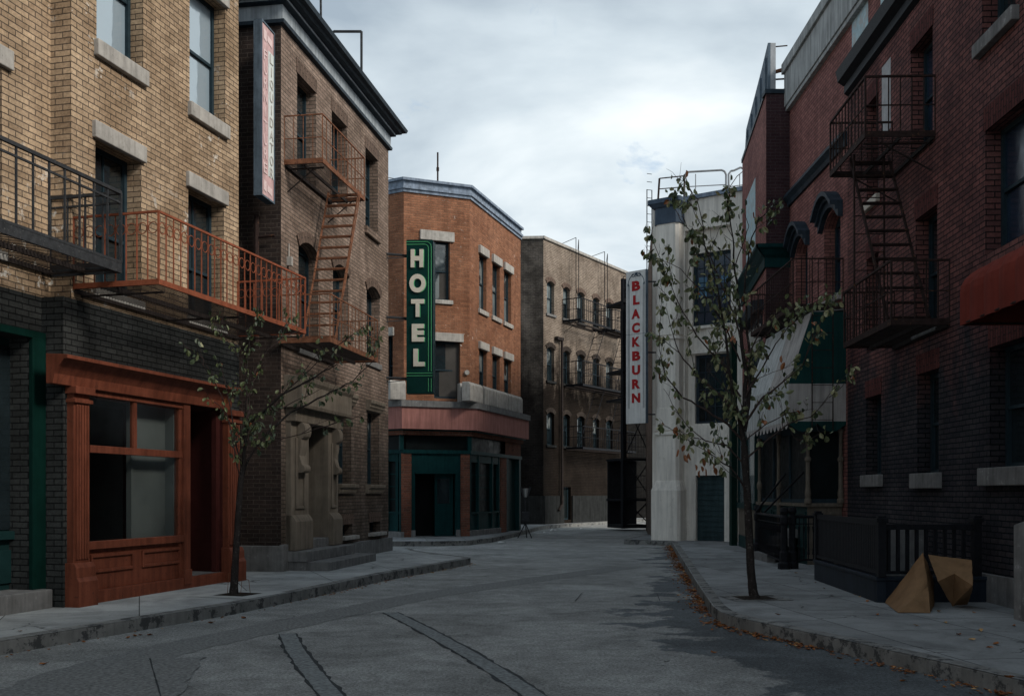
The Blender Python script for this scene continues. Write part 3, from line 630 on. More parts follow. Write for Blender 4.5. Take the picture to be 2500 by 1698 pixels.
zsill = zv(FA, 207, 1228, .06); ztr1 = zv(FA, 207, 1009, .04); ztr0 = zv(FA, 207, 1026, .04); zgt = zv(FA, 209, 897, .04)
sh = MB(FA)
sh.box(g0 - .02, g1 + .08, -.04, .04, ztr0, ztr1)             # transom bar
xm = FA.s(309, .04); sh.box(xm - .035, xm + .035, -.035, .03, ztr1, zgt)
sh.box(g0 - .02, g1 + .08, -.04, .05, zgt, zgt + .09)
sh.box(pL1, j0, -.25, -.18, zgt + .0, zh)
sh.box(g1, j0, -.1, .03, .1, zgt + .09)
sh.box(pL1, j0, -.05, .065, zsill - .1, zsill)                 # sill
sh.build('window_frame', 'orange_paint', A, bevel=.004)
mb = MB(FA); mb.box(j0, j1, -.1, .07, .2, zh); mb.box(j0 - .02, j1 + .015, -.1, .09, .2, .42); mb.build('door_post', 'orange_paint', A, bevel=.006)
mb = MB(FA); mb.face([(g0 - .02, 0, zsill), (g1 + .02, 0, zsill), (g1 + .02, 0, ztr0), (g0 - .02, 0, ztr0)]); mb.build('shop_window', 'shopglass', A)
mb = MB(FA); mb.face([(g0 - .02, 0, ztr1), (g1 + .02, 0, ztr1), (g1 + .02, 0, zgt), (g0 - .02, 0, zgt)]); mb.build('transom_window', 'shopglass', A)
mb = MB(FA); mb.box(pL1, j0, -.05, 0, .3, zsill - .1)
pz0, pz1 = zv(FA, 440 / 2.122, 743.4 + 1190 / 2.122, .03), zsill - .13
xa = (FA.s(208, .03), FA.s(305, .03), FA.s(325, .03), FA.s(412, .03))
for a, b in ((xa[0], xa[1]), (xa[2], xa[3])):
    z0, z1 = .52, zsill - .17
    mb.box(a, a + .035, 0, .028, z0, z1); mb.box(b - .035, b, 0, .028, z0, z1); mb.box(a + .035, b - .035, 0, .03, z1 - .04, z1); mb.box(a + .035, b - .035, 0, .03, z0, z0 + .04)
mb.build('bulkhead_panel', 'orange_paint', A, bevel=.004)
mb = MB(FA); mb.box(pL1, pR0 + .02, -.3, .075, .1, .3); mb.build('plinth', 'orange_paint', A, bevel=.01)
mb = MB(FA); mb.face([(j1, -.9, .303), (pR0, -.9, .303), (pR0, 0, .303), (j1, 0, .303)]); mb.build('threshold', 'stone_grey', A)
# entrance recess and room behind the glass
mb = MB(FA); mb.face([(j1, -.95, .3), (pR0, -.95, .3), (pR0, -.95, zh), (j1, -.95, zh)]); mb.box(pR0 - .01, pR0 + .05, -.95, 0, .1, zh); mb.box(pR0 - .12, pR0, -.12, -.04, .3, zh)
mb.box(j0 - .02, j0 + .04, -.95, -.1, .1, zh); mb.face([(j1, 0, zh - .02), (pR0, 0, zh - .02), (pR0, -.95, zh - .02), (j1, -.95, zh - .02)]); mb.build('shop_door', 'maroon_paint', A)
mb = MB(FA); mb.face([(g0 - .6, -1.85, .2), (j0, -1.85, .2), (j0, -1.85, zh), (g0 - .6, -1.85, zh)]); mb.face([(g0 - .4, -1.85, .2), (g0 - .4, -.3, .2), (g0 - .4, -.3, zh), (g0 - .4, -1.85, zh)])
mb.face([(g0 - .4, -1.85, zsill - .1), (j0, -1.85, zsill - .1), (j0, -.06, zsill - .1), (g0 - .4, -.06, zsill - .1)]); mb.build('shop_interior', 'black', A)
xp = FA.s(300, -.2); mb = MB(FA); mb.box(xp, g1 + .0, -.24, -.2, zsill - .08, zgt + .02); mb.box(xp - .05, xp, -.26, -.18, zsill - .08, zgt); mb.box(g1 - .02, g1 + .03, -.5, -.06, zsill - .08, zgt); mb.build('interior_partition', 'partition', A)
mb = MB(FA); c_ = FA.s(385, -.2); mb.box(c_ - .04, c_ + .08, -.12, -.11, zsill - .09, zsill + .2); tag(mb.build('leaning_card', 'door_blue'), 'small greenish card leaning inside the orange shop window', 'card')

# ---- far left building: recessed tan wall over a green shopfront
FL = Frame(tuple((FA.P(-24, -.3, 0)).xy), tuple((FA.P(0.02, -.3, 0)).xy)); eL = FL.len
B0 = thing('corner_brick_building', 'tan brick building at the left edge with a dark green shopfront', 'building', FL.P(eL - 1, 0, 0))
wl = list(FL.rect(-60, 4, 140, 480)); wl = (wl[0] - .3, wl[1], 4.35, wl[3] + .05)
wl = (wl[0], wl[1], wl[2], FL.sz(4, 150)[1])
wall(B0, FL, 0, eL, zA, TOPA, [wl], 'tan', name='upper_wall')
window(B0, FL, wl, pane='glass', lintel=('stone', .22, .14, .06), sill=('stone', .1, .05, .05))
gz = zv(FL, 20, 740); gR = FL.s(97); oR = FL.s(65); oz = zv(FL, 60, 765)
wall(B0, FL, 0, eL, .1, zA, [(oR - 3.2, oR, .1, oz, 0, .3)], 'tan_dark', name='lower_wall')
mb = MB(FL); mb.box(oR, gR, .002, .06, .3, oz); mb.box(oR - 3.4, gR, .002, .06, oz, gz); mb.build('pilaster', 'green_paint', B0, bevel=.006)
mb = MB(FL); gi = FL.s(25, -.3)
mb.box(oR - 3.2, oR + .02, -.32, -.28, .3, oz); mb.box(gi - .03, gi + .03, -.28, -.2, 1.05, oz - .1); mb.box(gi - 1.6, gi + .02, -.28, -.2, .98, 1.08); mb.box(gi - .5, gi - .04, -.28, -.25, .45, .85); mb.build('shop_screen', 'door_dark', B0, bevel=.004)
mb = MB(FL); mb.face([(gi - 1.6, -.265, 1.1), (gi - .03, -.265, 1.1), (gi - .03, -.265, oz - .1), (gi - 1.6, -.265, oz - .1)]); mb.build('shop_window', 'glass', B0)
mb = MB(FL); mb.box(oR - 3.6, FL.s(120, .2), -.3, .2, .1, .37); mb.build('door_step', 'stone_grey', B0, bevel=.015)
body(B0, [xy(FL.P(-.5, -.35, 0)), xy(FL.P(eL, -.35, 0)), xy(FL.P(eL, -6, 0)), xy(FL.P(-.5, -6, 0))], .1, TOPA)

# ================================================================ BALCONIES AND FIRE ESCAPES
def railing(mb, F, a, b, zf, h, sp, r=.009, rail=.02, rings=0, mid=None, noend=False):
    'a, b: (s, o) ends'
    d = Vector((b[0] - a[0], b[1] - a[1])); l = d.length; d.normalize(); q = lambda t, z: (a[0] + d.x * t, a[1] + d.y * t, z)
    top = zf + h
    for z, r_ in ((top, rail), (zf + .03, rail * .8)): mb.tube(q(0, z), q(l, z), r_, n=4)
    if mid: mb.tube(q(0, zf + h * mid), q(l, zf + h * mid), r * 1.1, n=4)
    n = max(1, round(l / sp))
    for i in range(n + (0 if noend else 1)): mb.tube(q(l * i / n, zf + .03), q(l * i / n, top), r if 0 < i < n else rail * .85, n=4, caps=False)
    if rings:
        step = l / n; rr = min(step * .42, .065)
        for i in range(n):
            c = l * (i + .5) / n; pts = [q(c + rr * math.cos(t * math.pi / 7), top - .19 + rr * 1.08 * math.sin(t * math.pi / 7)) for t in range(15)]
            mb.path(pts, .006, n=4)
def ladder(parent, F, p, q, wdir, wid, n, mat, rail=.02, rung=.012, thick=4, treads=False):
    'p bottom centre, q top centre in frame coordinates, wdir unit (s, o)'
    mb = MB(F); hs = wid / 2
    off = lambda c, k: (c[0] + wdir[0] * hs * k, c[1] + wdir[1] * hs * k, c[2])
    for k in (-1, 1): mb.tube(off(p, k), off(q, k), rail, n=thick)
    ld = mb.build('ladder', mat, parent)
    for i in range(n):
        t = (i + .6) / n; c = tuple(p[j] + (q[j] - p[j]) * t for j in range(3)); mb = MB(F)
        if treads:
            dx = (q[0] - p[0], q[1] - p[1]); ll = math.hypot(*dx) or 1; e_ = (dx[0] / ll * .06, dx[1] / ll * .06)
            A_ = off(c, -1); B_ = off(c, 1)
            for s_ in (-1, 1): mb.tube((A_[0] + e_[0] * s_, A_[1] + e_[1] * s_, A_[2]), (B_[0] + e_[0] * s_, B_[1] + e_[1] * s_, B_[2]), .013, n=4)
            mb.tube(A_, B_, .016, n=4)
        else: mb.tube(off(c, -1), off(c, 1), rung, n=4)
        mb.build('rung', mat, ld)
    return ld
def escape(name, label, F, s0, s1, out, zf, h, mat, sp=.15, rings=0, mid=None, group=None, plat='under', near=True, far=True, slat=.06, r=.009, rail=.02, beam=.05, o0=0, cat='balcony', gap=None, brace=True):
    t = thing(name, label, cat, F.P((s0 + s1) / 2, o0, zf), group)
    mb = MB(F); n = int((s1 - s0) / slat)
    for i in range(n):
        x = s0 + (i + .5) * (s1 - s0) / n
        if gap and gap[0] < x < gap[1]: mb.box(x - .009, x + .009, o0, gap[2], zf - .013, zf - .006)
        else: mb.box(x - .009, x + .009, o0, out, zf - .013, zf - .006)
    for o_ in (o0 + .03, (o0 + out) / 2): mb.box(s0, s1, o_ - .015, o_ + .015, zf - .08, zf - .021)
    mb.build('platform', plat, t)
    mb = MB(F); mb.box(s0 - .01, s1 + .01, out - .012, out + .012, zf - beam, zf + .03); mb.box(s0 - .012, s0 + .012, o0, out - .013, zf - beam, zf + .03); mb.box(s1 - .012, s1 + .012, o0, out - .013, zf - beam, zf + .03)
    mb.build('platform_edge', mat, t)
    mb = MB(F); railing(mb, F, (s0, out), (s1, out), zf, h, sp, r, rail, rings, mid); mb.build('front_railing', mat, t)
    if near: mb = MB(F); railing(mb, F, (s0, o0), (s0, out), zf, h, sp, r, rail * .97, rings, mid, True); mb.build('end_railing', mat, t)
    if far: mb = MB(F); railing(mb, F, (s1, o0), (s1, out), zf, h, sp, r, rail * .97, rings, mid, True); mb.build('end_railing', mat, t)
    k = max(2, int((s1 - s0) / 1.6) + 1)
    for i in range(k):
        x = s0 + .15 + (s1 - s0 - .3) * i / (k - 1); mb = MB(F); brace and mb.tube((x, o0, zf - .5), (x, o0 + (out - o0) * .75, zf - .07), .014, n=4); mb.box(x - .014, x + .014, o0, out - .02, zf - .1, zf - .081); mb.build('bracket', plat, t)
    return t
escape('iron_balcony', 'rusty orange iron balcony with a row of rings below its rail', FA, .04, 4.05, 1.2, 4.1, .86, 'orange_rail', sp=.158, rings=1, r=.0095, rail=.02, group='balconies on the left side', beam=.025, brace=False)
escape('iron_balcony', 'black iron balcony with plain bars at the left edge of the street', FL, eL - 4.6, eL - .02, 1.0, 4.33, .88, 'black_iron', sp=.26, mid=.86, r=.015, rail=.028, beam=.1, group='balconies on the left side', brace=False)

# ================================================================ BROWN BRICK BUILDING
cB = Vector(P2(637.5, 18.3)); rB = Vector(P2(881, 25.0)); FB = Frame(cB, rB); eB = FB.len
inw = -FB.n; FBs = Frame((cB + inw.xy * 4), cB); eS = FBs.len
B = thing('brown_brick_building', 'three storey brown brick building with heavy slate cornice and rusty fire escape', 'building', FB.P(0, 0, 0))
zt3 = FB.sz(674, 159)[1]; zb3 = zv(FB, 829, 512)
o3 = []
for u0, u1 in ((674, 716.5), (752.6, 787), (829, 857)): a, b = FB.s(u0), FB.s(u1); o3.append([a, b, zb3, zt3])
zt3w = [zv(FB, 674, 159), zv(FB, 753, 249), zv(FB, 829, 342)]; zt3 = sum(zt3w) / 3
o3[0][2] = 7.5 - .02; o3[1][2] = 7.55; o3 = [(a, b, c, zt3) for a, b, c, d in o3]; o3[2] = (*o3[2][:2], zv(FB, 829, 514), zt3)
zt2 = (zv(FB, 677 + 22, 545 + 0) + zv(FB, 772, 602) + zv(FB, 846, 657)) / 3
o2 = [(FB.s(677), FB.s(722), 4.27, zt2, .16), (FB.s(755), FB.s(790), 4.6, zt2, .16), (FB.s(831.6), FB.s(861), zv(FB, 832, 816), zt2, .16)]
zt1 = zv(FB, 833, 931); zb1 = zv(FB, 833, 1099)
o1 = [(FB.s(767), FB.s(797), zb1, zt1), (FB.s(833), FB.s(859.5), zb1, zt1)]
zc0, zc1 = zv(FB, 772, 1229), zv(FB, 772, 1190)
o0_ = [(FB.s(772), FB.s(799), .62, zc1), (FB.s(838), FB.s(862.5), .62, zc1)]
zdt = zv(FB, 688, 940); dop = (FB.s(688), FB.s(735), .14, zdt, 0, .55)
TB = 9.93
wall(B, FB, 0, eB, .1, TB, o3 + o2 + o1 + o0_ + [dop], 'brown', name='street_wall', depth=.22)
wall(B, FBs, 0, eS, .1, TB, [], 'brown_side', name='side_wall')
for w_ in o3: window(B, FB, w_, dep=.2, pane='glass', munt=(0, 3), fw=.045, lintel=('soldier', .27, .05, .012), sill=('brown', .16, .07, .07) if w_ is o3[2] else None)
for w_ in o2: window(B, FB, w_, dep=.2, pane='glass', munt=(1, 0), fw=.045, lintel=('soldier', .2, 0, .03), sill=('stone_grey', .12, .06, .05))
for w_ in o1: window(B, FB, w_, dep=.2, pane='glass_mix', munt=(1, 0), fw=.04)
for w_ in o0_: window(B, FB, w_, dep=.18, pane='glass', meet=0, munt=(2, 0), fw=.04, lintel=('soldier', .22, .05, .012), sill=('stone', .07, .1, .14), name='cellar_window')
for a, b, c, d in o1:
    mb = MB(FB)
    mb.prof([(-.01, d), (.05, d), (.07, d + .05), (.1, d + .09), (.1, d + .12), (.14, d + .17), (.14, d + .24), (-.01, d + .26)], a - .1, b + .1); mb.build('window_hood', 'brownstone', B, bevel=.01)
    mb = MB(FB); mb.prof([(-.01, c - .2), (.06, c - .2), (.08, c - .15), (.08, c - .1), (.13, c - .07), (.14, c), (-.01, c + .01)], a - .14, b + .14); mb.build('window_sill', 'brownstone', B, bevel=.01)
# cornice, wrapping the corner
cp = [(0, TB - .04), (.08, TB - .02), (.09, TB + .04), (.05, TB + .05), (.05, TB + .31), (.15, TB + .33), (.16, TB + .345), (.16, TB + .39), (.27, TB + .405), (.30, TB + .45), (.38, TB + .46), (.41, TB + .53), (0, TB + .56)]
def wrap(mb, F1, F2, prof, s_end, s_start, m=None):
    'profile mitred round the corner where F2 (side) meets F1 (front); also closed at the far end'
    for i in range(len(prof) - 1):
        (a, z0), (b, z1) = prof[i], prof[i + 1]
        mb.face([(-a, a, z0), (s_end + a * .8, a, z0), (s_end + b * .8, b, z1), (-b, b, z1)], F=F1, m=m[i] if m else None)
        mb.face([(s_start, a, z0), (F2.len + a, a, z0), (F2.len + b, b, z1), (s_start, b, z1)], F=F2, m=m[i] if m else None)
        mb.face([(s_end + a * .8, a, z0), (s_end + a * .8, -.3, z0), (s_end + b * .8, -.3, z1), (s_end + b * .8, b, z1)], F=F1, m=m[i] if m else None)
mb = MB(FB); wrap(mb, FB, FBs, cp, eB, 0, ['slate', 'slate', 'slate', 'slate_light', 'slate', 'slate', 'slate_light', 'slate', 'slate', 'slate', 'slate', 'slate_light']); mb.build('cornice', None, B)  # pale last band paints a lit edge along the cornice top
body(B, [xy(FB.P(.02, -.6, 0)), xy(FB.P(eB - .01, -.6, 0)), xy(FB.P(eB - .01, -4, 0)), xy(FB.P(.02, -4, 0))], .1, TB + .5)
mb = MB(FB); mb.face([(eB, -.65, .1), (eB, 0, .1), (eB, 0, TB), (eB, -.65, TB)]); mb.box(.02, eB, -.65, -.02, TB + .4, TB + .5); mb.build('end_wall', 'brown_side', B)
# stone base
zf1 = zv(FB, 880, 1233); b0 = FB.s(778, .08)
mb = MB(FB); mb.box(b0, eB + .12, -.02, .08, .08, .47); mb.build('foundation_stone', 'stone_grey', B, bevel=.012)
mb = MB(FB); mb.box(-.04, FB.s(666), -.02, .05, .08, .62); mb.build('foundation_stone', 'stone_grey', B, bevel=.012)
mb = MB(FBs); mb.box(0, eS + .04, -.02, .05, .08, .6); mb.build('foundation_stone', 'stone_grey', B, bevel=.012)
# portal
ps0, ps1, pd0, pd1 = FB.s(660, .1), FB.s(767, .1), dop[0], dop[1]
zpt = zv(FB, 656, 843, .3); zpm = zv(FB, 656, 915, .3); zpb = zv(FB, 700, 955, .15)
mb = MB(FB)
mb.prof([(0, zpm - .02), (.34, zpm - .02), (.36, zpm + .04), (.36, zpt - .16), (.40, zpt - .1), (.42, zpt - .02), (0, zpt + .02)], ps0 - .1, ps1 + .12)
mb.prof([(0, zpb - .05), (.2, zpb - .05), (.22, zpm - .02), (0, zpm - .02)], ps0 - .02, ps1 + .02); mb.build('portal_entablature', 'brownstone', B, bevel=.01)
for a, b in ((ps0, pd0), (pd1, ps1)):
    mb = MB(FB); m_ = (a + b) / 2; hw = (b - a) / 2
    mb.box(a, b, -.02, .1, .5, zpb)
    z0, z1 = 1.25, 2.55
    mb.box(m_ - hw * .55, m_ - hw * .35, .1, .13, z0, z1); mb.box(m_ + hw * .35, m_ + hw * .55, .1, .13, z0, z1); mb.box(m_ - hw * .35, m_ + hw * .35, .1, .13, z1 - .05, z1); mb.box(m_ - hw * .35, m_ + hw * .35, .1, .13, z0, z0 + .05)
    mb.prof([(0, .5), (.2, .5), (.2, 1.02), (.17, 1.08), (.12, 1.14), (0, 1.15)], a, b); mb.build('portal_jamb', 'brownstone', B, bevel=.008)
    # scroll bracket
    mb = MB(FB); pr = []
    for k in range(9): t = R(-90 + 180 * k / 8); pr.append((.10 + .09 + .08 * math.cos(t) * 1.0, zpb - .2 + .15 * math.sin(t)))
    pr += [(.1, zpb - .05), (.1, zpb - .98)]
    for k in range(7): t = R(-90 + 180 * k / 6); pr.append((.1 + .1 + .055 * math.cos(t), zpb - .9 + .075 * math.sin(t)))
    pr += [(.15, zpb - .66), (.18, zpb - .5)]
    mb.prof(pr, m_ - hw * .36, m_ + hw * .36); mb.build('scroll_bracket', 'brownstone', B, bevel=.006)
mb = MB(FB); i_ = -.55
mb.box(pd0, pd1, i_ - .06, i_, .5, zdt); mb.build('doorway_back', 'winframe', B)
mb = MB(FB); mb.box(pd0 + .12, pd1 - .12, i_ + .002, i_ + .04, .62, zdt - .55); mb.box(pd0 + .25, pd1 - .25, i_ + .04, i_ + .055, .8, 1.4); mb.build('front_door', 'door_dark', B)
mb = MB(FB); mb.box(pd1 - .02, pd1 + .01, -.55, .099, .5, zdt); mb.box(pd0 - .01, pd0 + .02, -.55, .099, .5, zdt); mb.build('doorway_reveal', 'brownstone', B)
for (a, b, o_, z0, z1) in ((pd0 - .05, pd1 + .02, .1, .46, .66), (ps0 - .02, ps1 + .12, .42, .3, .49), (ps0 + .02, ps1 + .30, .82, .1, .3)):
    mb = MB(FB); mb.box(a, b, -.5 if z0 > .4 else -.02, o_, z0, z1); mb.build('stone_step', 'stone_grey', B, bevel=.012)
# fire escape
fe = escape('fire_escape', 'rusty brown fire escape hanging on the brown brick front', FB, .15, 2.6, .72, 7.5, .82, 'rust', sp=.2, mid=.5, r=.009, rail=.016, cat='fire escape', gap=(1.7, 2.5, .25))
def escape_floor(t, F, s0, s1, out, zf, h, mat, sp, mid=None, r=.009, rail=.016, gap=None, o0=0, plat='under'):
    q = escape('x', 'x', F, s0, s1, out, zf, h, mat, sp=sp, mid=mid, r=r, rail=rail, gap=gap, o0=o0, plat=plat)
    for c in list(q.children):
        if c.name.startswith('bracket'): bpy.data.objects.remove(c); continue
        for v in c.data.vertices: v.co = v.co + q.location - t.location
        c.parent = t
    bpy.data.objects.remove(q)
escape_floor(fe, FB, -.1, 2.75, .95, 4.25, .8, 'rust', .2, mid=.5)
ladder(fe, FB, (.55, .5, 4.27), (2.05, .47, 7.5), (0, 1), .62, 14, 'rust', rail=.022, treads=True)
mb = MB(FB); mb.tube((1.95, .85, 7.45), (.9, .85, 5.2), .012, n=5); mb.build('handrail', 'rust', fe)
mb = MB(FB); q0 = FB.sz(658, 590, .05); mb.box(q0[0] - .04, q0[0] + .04, .001, .09, q0[1] - .1, q0[1] + .06); mb.tube((q0[0], .03, q0[1] + .06), (q0[0], .03, q0[1] + .3), .012); tag(mb.build('wall_lamp_box', 'stone'), 'small pale junction box on the brown brick wall below the fire escape', 'junction box')
# pipe on the dark side wall
pu = FBs.sz(586, 700)[0]
mb = MB(FBs); mb.tube((pu, .09, 4.2), (pu, .09, 6.5), .05, n=8); mb.tube((pu, .09, 6.1), (pu + .35, .09, 6.12), .025); tag(mb.build('drain_pipe', 'dark_iron'), 'short rusty pipe on the dark side wall under the furniture sign', 'pipe')
# roof frames
mb = MB(); a = at(737 - 10, -60, 20.5); b = at(728, 40, 20.5); mb.tube(a, b, .025); mb.tube(b, b - Vector((0, 0, 1)), .02); tag(mb.build('roof_pole', 'black_iron'), 'thin dark pole above the slate cornice of the brown building', 'pole')
mb = MB(); a = at(820, 172, 22.6); b = at(820, 72, 22.6); c = at(757, 72, 22.6); mb.path([a, b, c], .03); mb.tube(c, c + Vector((-.8, .3, 0)), .02); tag(mb.build('roof_frame', 'black_iron'), 'dark bent pipe frame on the roof behind the slate cornice', 'roof frame')

# ================================================================ FURNITURE SIGN
S1 = thing('blade_sign', 'tall faded pink sign reading FURNITURE LIQUIDATOR beside the brown brick corner', 'sign', at(600, 461, 17.9))
FS = Frame(P2(593.8, 17.62), P2(622, 18.18)); eF = FS.len
zS0, zS1 = 6.66, 9.69
mb = MB(FS); mb.box(-.02, eF + .0, -.14, -.004, zS0, zS1); mb.box(-.02, .0, -.004, .014, zS0, zS1); mb.box(eF - .03, eF, -.004, .014, zS0, zS1); mb.box(0, eF - .03, -.004, .014, zS1 - .03, zS1); mb.box(0, eF - .03, -.004, .014, zS0, zS0 + .03); mb.build('sign_box', 'sign_edge', S1)
mb = MB(FS); mb.face([(0, 0, zS0 + .03), (eF - .03, 0, zS0 + .03), (eF - .03, 0, zS1 - .03), (0, 0, zS1 - .03)]); mb.build('pink_panel', 'pink_sign', S1)
mb = MB(FS); mid_ = eF * .5; mb.face([(mid_, .004, zS0 + .42), (eF - .03, .004, zS0 + .42), (eF - .03, .004, zS1 - .42), (mid_, .004, zS1 - .42)]); mb.build('pale_panel', 'pale_sign', S1)
for i, ch in enumerate('FURNITURE'): letter(ch, FS, eF * .27, zS1 - .56 - i * .245, .15 if ch != 'I' else .03, .18, .004, .006, 'pinkwhite_letter', S1, .0)
for i, ch in enumerate('LIQUIDATOR'): letter(ch, FS, eF * .74, zS1 - .53 - i * .222, .15 if ch != 'I' else .03, .165, .008, .006, 'taupe_letter', S1, -.0)
for zz in (zS1 - .22, zS0 + .2):
    mb = MB(FS); mb.plate([(.08, zz - .07), (.2, zz - .1), (.2, zz + .09), (.08, zz + .1)], .004, .008); mb.plate([(.24, zz - .06), (.45, zz - .1), (.45, zz + .03), (.24, zz + .05)], .004, .008); mb.build('worn_lettering', 'pinkwhite_letter', S1)
mb = MB(FS); 
for z in (7.1, 8.2, 9.3): mb.tube((eF - .02, -.07, z), (eF + .3, -.07, z), .02)
mb.build('sign_bracket', 'black_iron', S1)
# ================================================================ HOTEL
h0 = Vector(P2(866, 32.9)); h1 = Vector(P2(916, 32.45)); h2 = Vector(P2(1065.3, 33.3)); h3 = Vector(P2(1181, 38.6))
H0, H1, H2 = Frame(h0, h1), Frame(h1, h2), Frame(h2, h3)
H = thing('hotel_building', 'orange brick corner hotel with green ground floor and pink stone band', 'building', H1.P(1, 0, 0))
TH = 11.08; zbd0, zbd1 = 4.0, 4.62
zbd0 = zv(H1, 1064, 975, .35); zbd1 = zv(H1, 1064, 945 - 19, .35); zb2 = zv(H1, 1064, 912, .35)
wa = H1.rect(962, 1020.5, 543, 681, ub=1000); wb_ = H1.rect(985, 1044, 772, 903, ub=1000)
wc = [(H2.s(a), H2.s(b)) for a, b in ((1087, 1103.6), (1117, 1133.6), (1143.4, 1159.6))]
zu1, zu0 = zv(H2, 1087, 574), zv(H2, 1087, 701); zl1, zl0 = zv(H2, 1087, 790), zv(H2, 1087, 888)
up = [(a, b, zu0, zu1) for a, b in wc]; lw = [(a, b, zl0, zl1) for a, b in wc]
w0 = H0.rect(877, 891, 762, 897)
zcor = zv(H1, 950, 980)                                       # top of the shop level
wall(H, H0, 0, H0.len, zcor, TH, [w0], 'orange', name='upper_wall'); wall(H, H1, 0, H1.len, zcor, TH, [wa, wb_], 'orange', name='upper_wall'); wall(H, H2, 0, H2.len, zcor, TH, up + lw, 'orange', name='upper_wall')
window(H, H1, wa, dep=.14, pane='glass_mix', fw=.07, sill=('stone', .12, .1, .06), lintel=('stone', .3, .14, .07)); window(H, H1, wb_, dep=.14, pane='glass', fw=.07, lintel=('stone', .26, .1, .07))
window(H, H0, w0, dep=.14, pane='glass', lintel=('stone', .26, .06, .07))
for w_ in up: window(H, H2, w_, dep=.12, pane='glass_mix', lower='glass_pale', fw=.06, sill=('stone', .14, .1, .07), lintel=('stone', .26, .08, .09))
for w_ in lw: window(H, H2, w_, dep=.12, pane='glass_mix', lower='glass', fw=.06, lintel=('stone', .24, .08, .09))
def ring3(mb, o0, o1, z0, z1, m=None):
    'band round the three faces with mitred corners'
    def cut(Fa, Fb, o):          # intersection of offset planes
        p = Fa.p0 + Fa.n * o; q = Fb.p0 + Fb.n * o; den_ = Fa.d.x * Fb.d.y - Fa.d.y * Fb.d.x; r_ = q - p; t_ = (r_.x * Fb.d.y - r_.y * Fb.d.x) / den_; return p + Fa.d * t_
    for i, (o, oo) in enumerate(((o1, o0),)):
        pts = [H0.P(0, o, 0), cut(H0, H1, o), cut(H1, H2, o), H2.P(H2.len + o * .3, o, 0), H2.P(H2.len + o * .3, -.3, 0)]
        ins = [H0.P(0, oo, 0), cut(H0, H1, oo), cut(H1, H2, oo), H2.P(H2.len + .001, oo, 0), H2.P(H2.len, -.3, 0)]
        acc = 0
        for j in range(len(pts) - 1):
            a, b = pts[j], pts[j + 1]; c, d = ins[j + 1], ins[j]; l = (b - a).length
            for (p, q, za, zb_) in ((a, b, z0, z1),): mb.face([(p.x, p.y, za), (q.x, q.y, za), (q.x, q.y, zb_), (p.x, p.y, zb_)], [(acc, za), (acc + l, za), (acc + l, zb_), (acc, zb_)], m)
            mb.face([(a.x, a.y, z1), (b.x, b.y, z1), (c.x, c.y, z1), (d.x, d.y, z1)], None, m); mb.face([(a.x, a.y, z0), (b.x, b.y, z0), (c.x, c.y, z0), (d.x, d.y, z0)], None, m); acc += l
mb = MB(); ring3(mb, -.02, .05, TH, TH + .1); ring3(mb, -.02, .10, TH + .1, TH + .18); ring3(mb, -.02, .03, TH + .18, TH + .36); ring3(mb, -.02, .12, TH + .36, TH + .44); mb.build('cornice', 'hotel_cap', H)
mb = MB(); ring3(mb, -.02, .30, zbd0, zbd1); mb.build('pink_band', 'pink', H)
mb = MB(); ring3(mb, -.02, .36, zbd1, zb2); mb.build('stone_ledge', 'stone_grey', H)
mb = MB(); ring3(mb, -.02, .1, zbd0 - .18, zbd0); mb.build('brick_soffit', 'hotel_low', H)
def pblock(F, u0, u1, zt, o=.34):
    a, b = F.s(u0, o), F.s(u1, o); mb = MB(F); mb.prof([(.05, zb2 + .002), (o, zb2 + .002), (o, zt - .1), (o - .06, zt), (.05, zt)], a, b); mb.build('parapet_block', 'stone', H, bevel=.02)
zpb_ = zv(H1, 1045, 868, .34)
pblock(H1, 885, 921, zpb_); pblock(H1, 1044, 1064.5, zpb_)
for a, b in ((1067, 1096), (1100.6, 1126.7), (1128, 1152.7), (1155, 1186)): pblock(H2, a, b, zpb_)
# ground floor
zgc, zr0, zr1, zr2 = zv(H1, 950, 986), zv(H1, 950, 1021), zv(H1, 950, 1028), zv(H2, 1150, 1032)
mb = MB(); ring3(mb, -.2, .07, zgc, zgc + .13); ring3(mb, -.2, .18, zgc + .13, zgc + .2); mb.build('shop_cornice', 'teal_paint', H)
mb = MB(); ring3(mb, -.2, .05, zr1, zr0 + .02); mb.build('transom_rail', 'teal_paint', H)
for F, u, w_ in ((H1, 911, .12), (H1, 1064, .1), (H2, 1068, .08)):
    a = F.s(u); mb = MB(F); mb.box(a - w_ / 2, a + w_ / 2, -.1, .04, zr0, zgc); mb.build('mullion', 'teal_paint', H)
for F, a, b in ((H0, 0, H0.len), (H1, 0, H1.len), (H2, 0, H2.s(1146))):
    mb = MB(F); mb.face([(a, -.1, zr0), (b, -.1, zr0), (b, -.1, zgc), (a, -.1, zgc)]); mb.build('transom_glass', 'glass_dark', H)
mb = MB(H2); a, b = H2.s(1146), H2.len; mb.face([(a, 0, zr0 - .05), (b, 0, zr0 - .05), (b, 0, zcor), (a, 0, zcor)]); mb.box(a - .1, b, -.02, .04, zr2 - .1, zr0 - .02); mb.build('pier_wall', 'hotel_low', H)
def pier(F, u0, u1): a, b = F.s(u0), F.s(u1); mb = MB(F); mb.box(a, b, -.25, .02, .1, zr1); mb.build('brick_pier', 'hotel_low', H)
pier(H1, 910, 933); pier(H1, 1045, 1065.2); pier(H2, 1135, 1148)
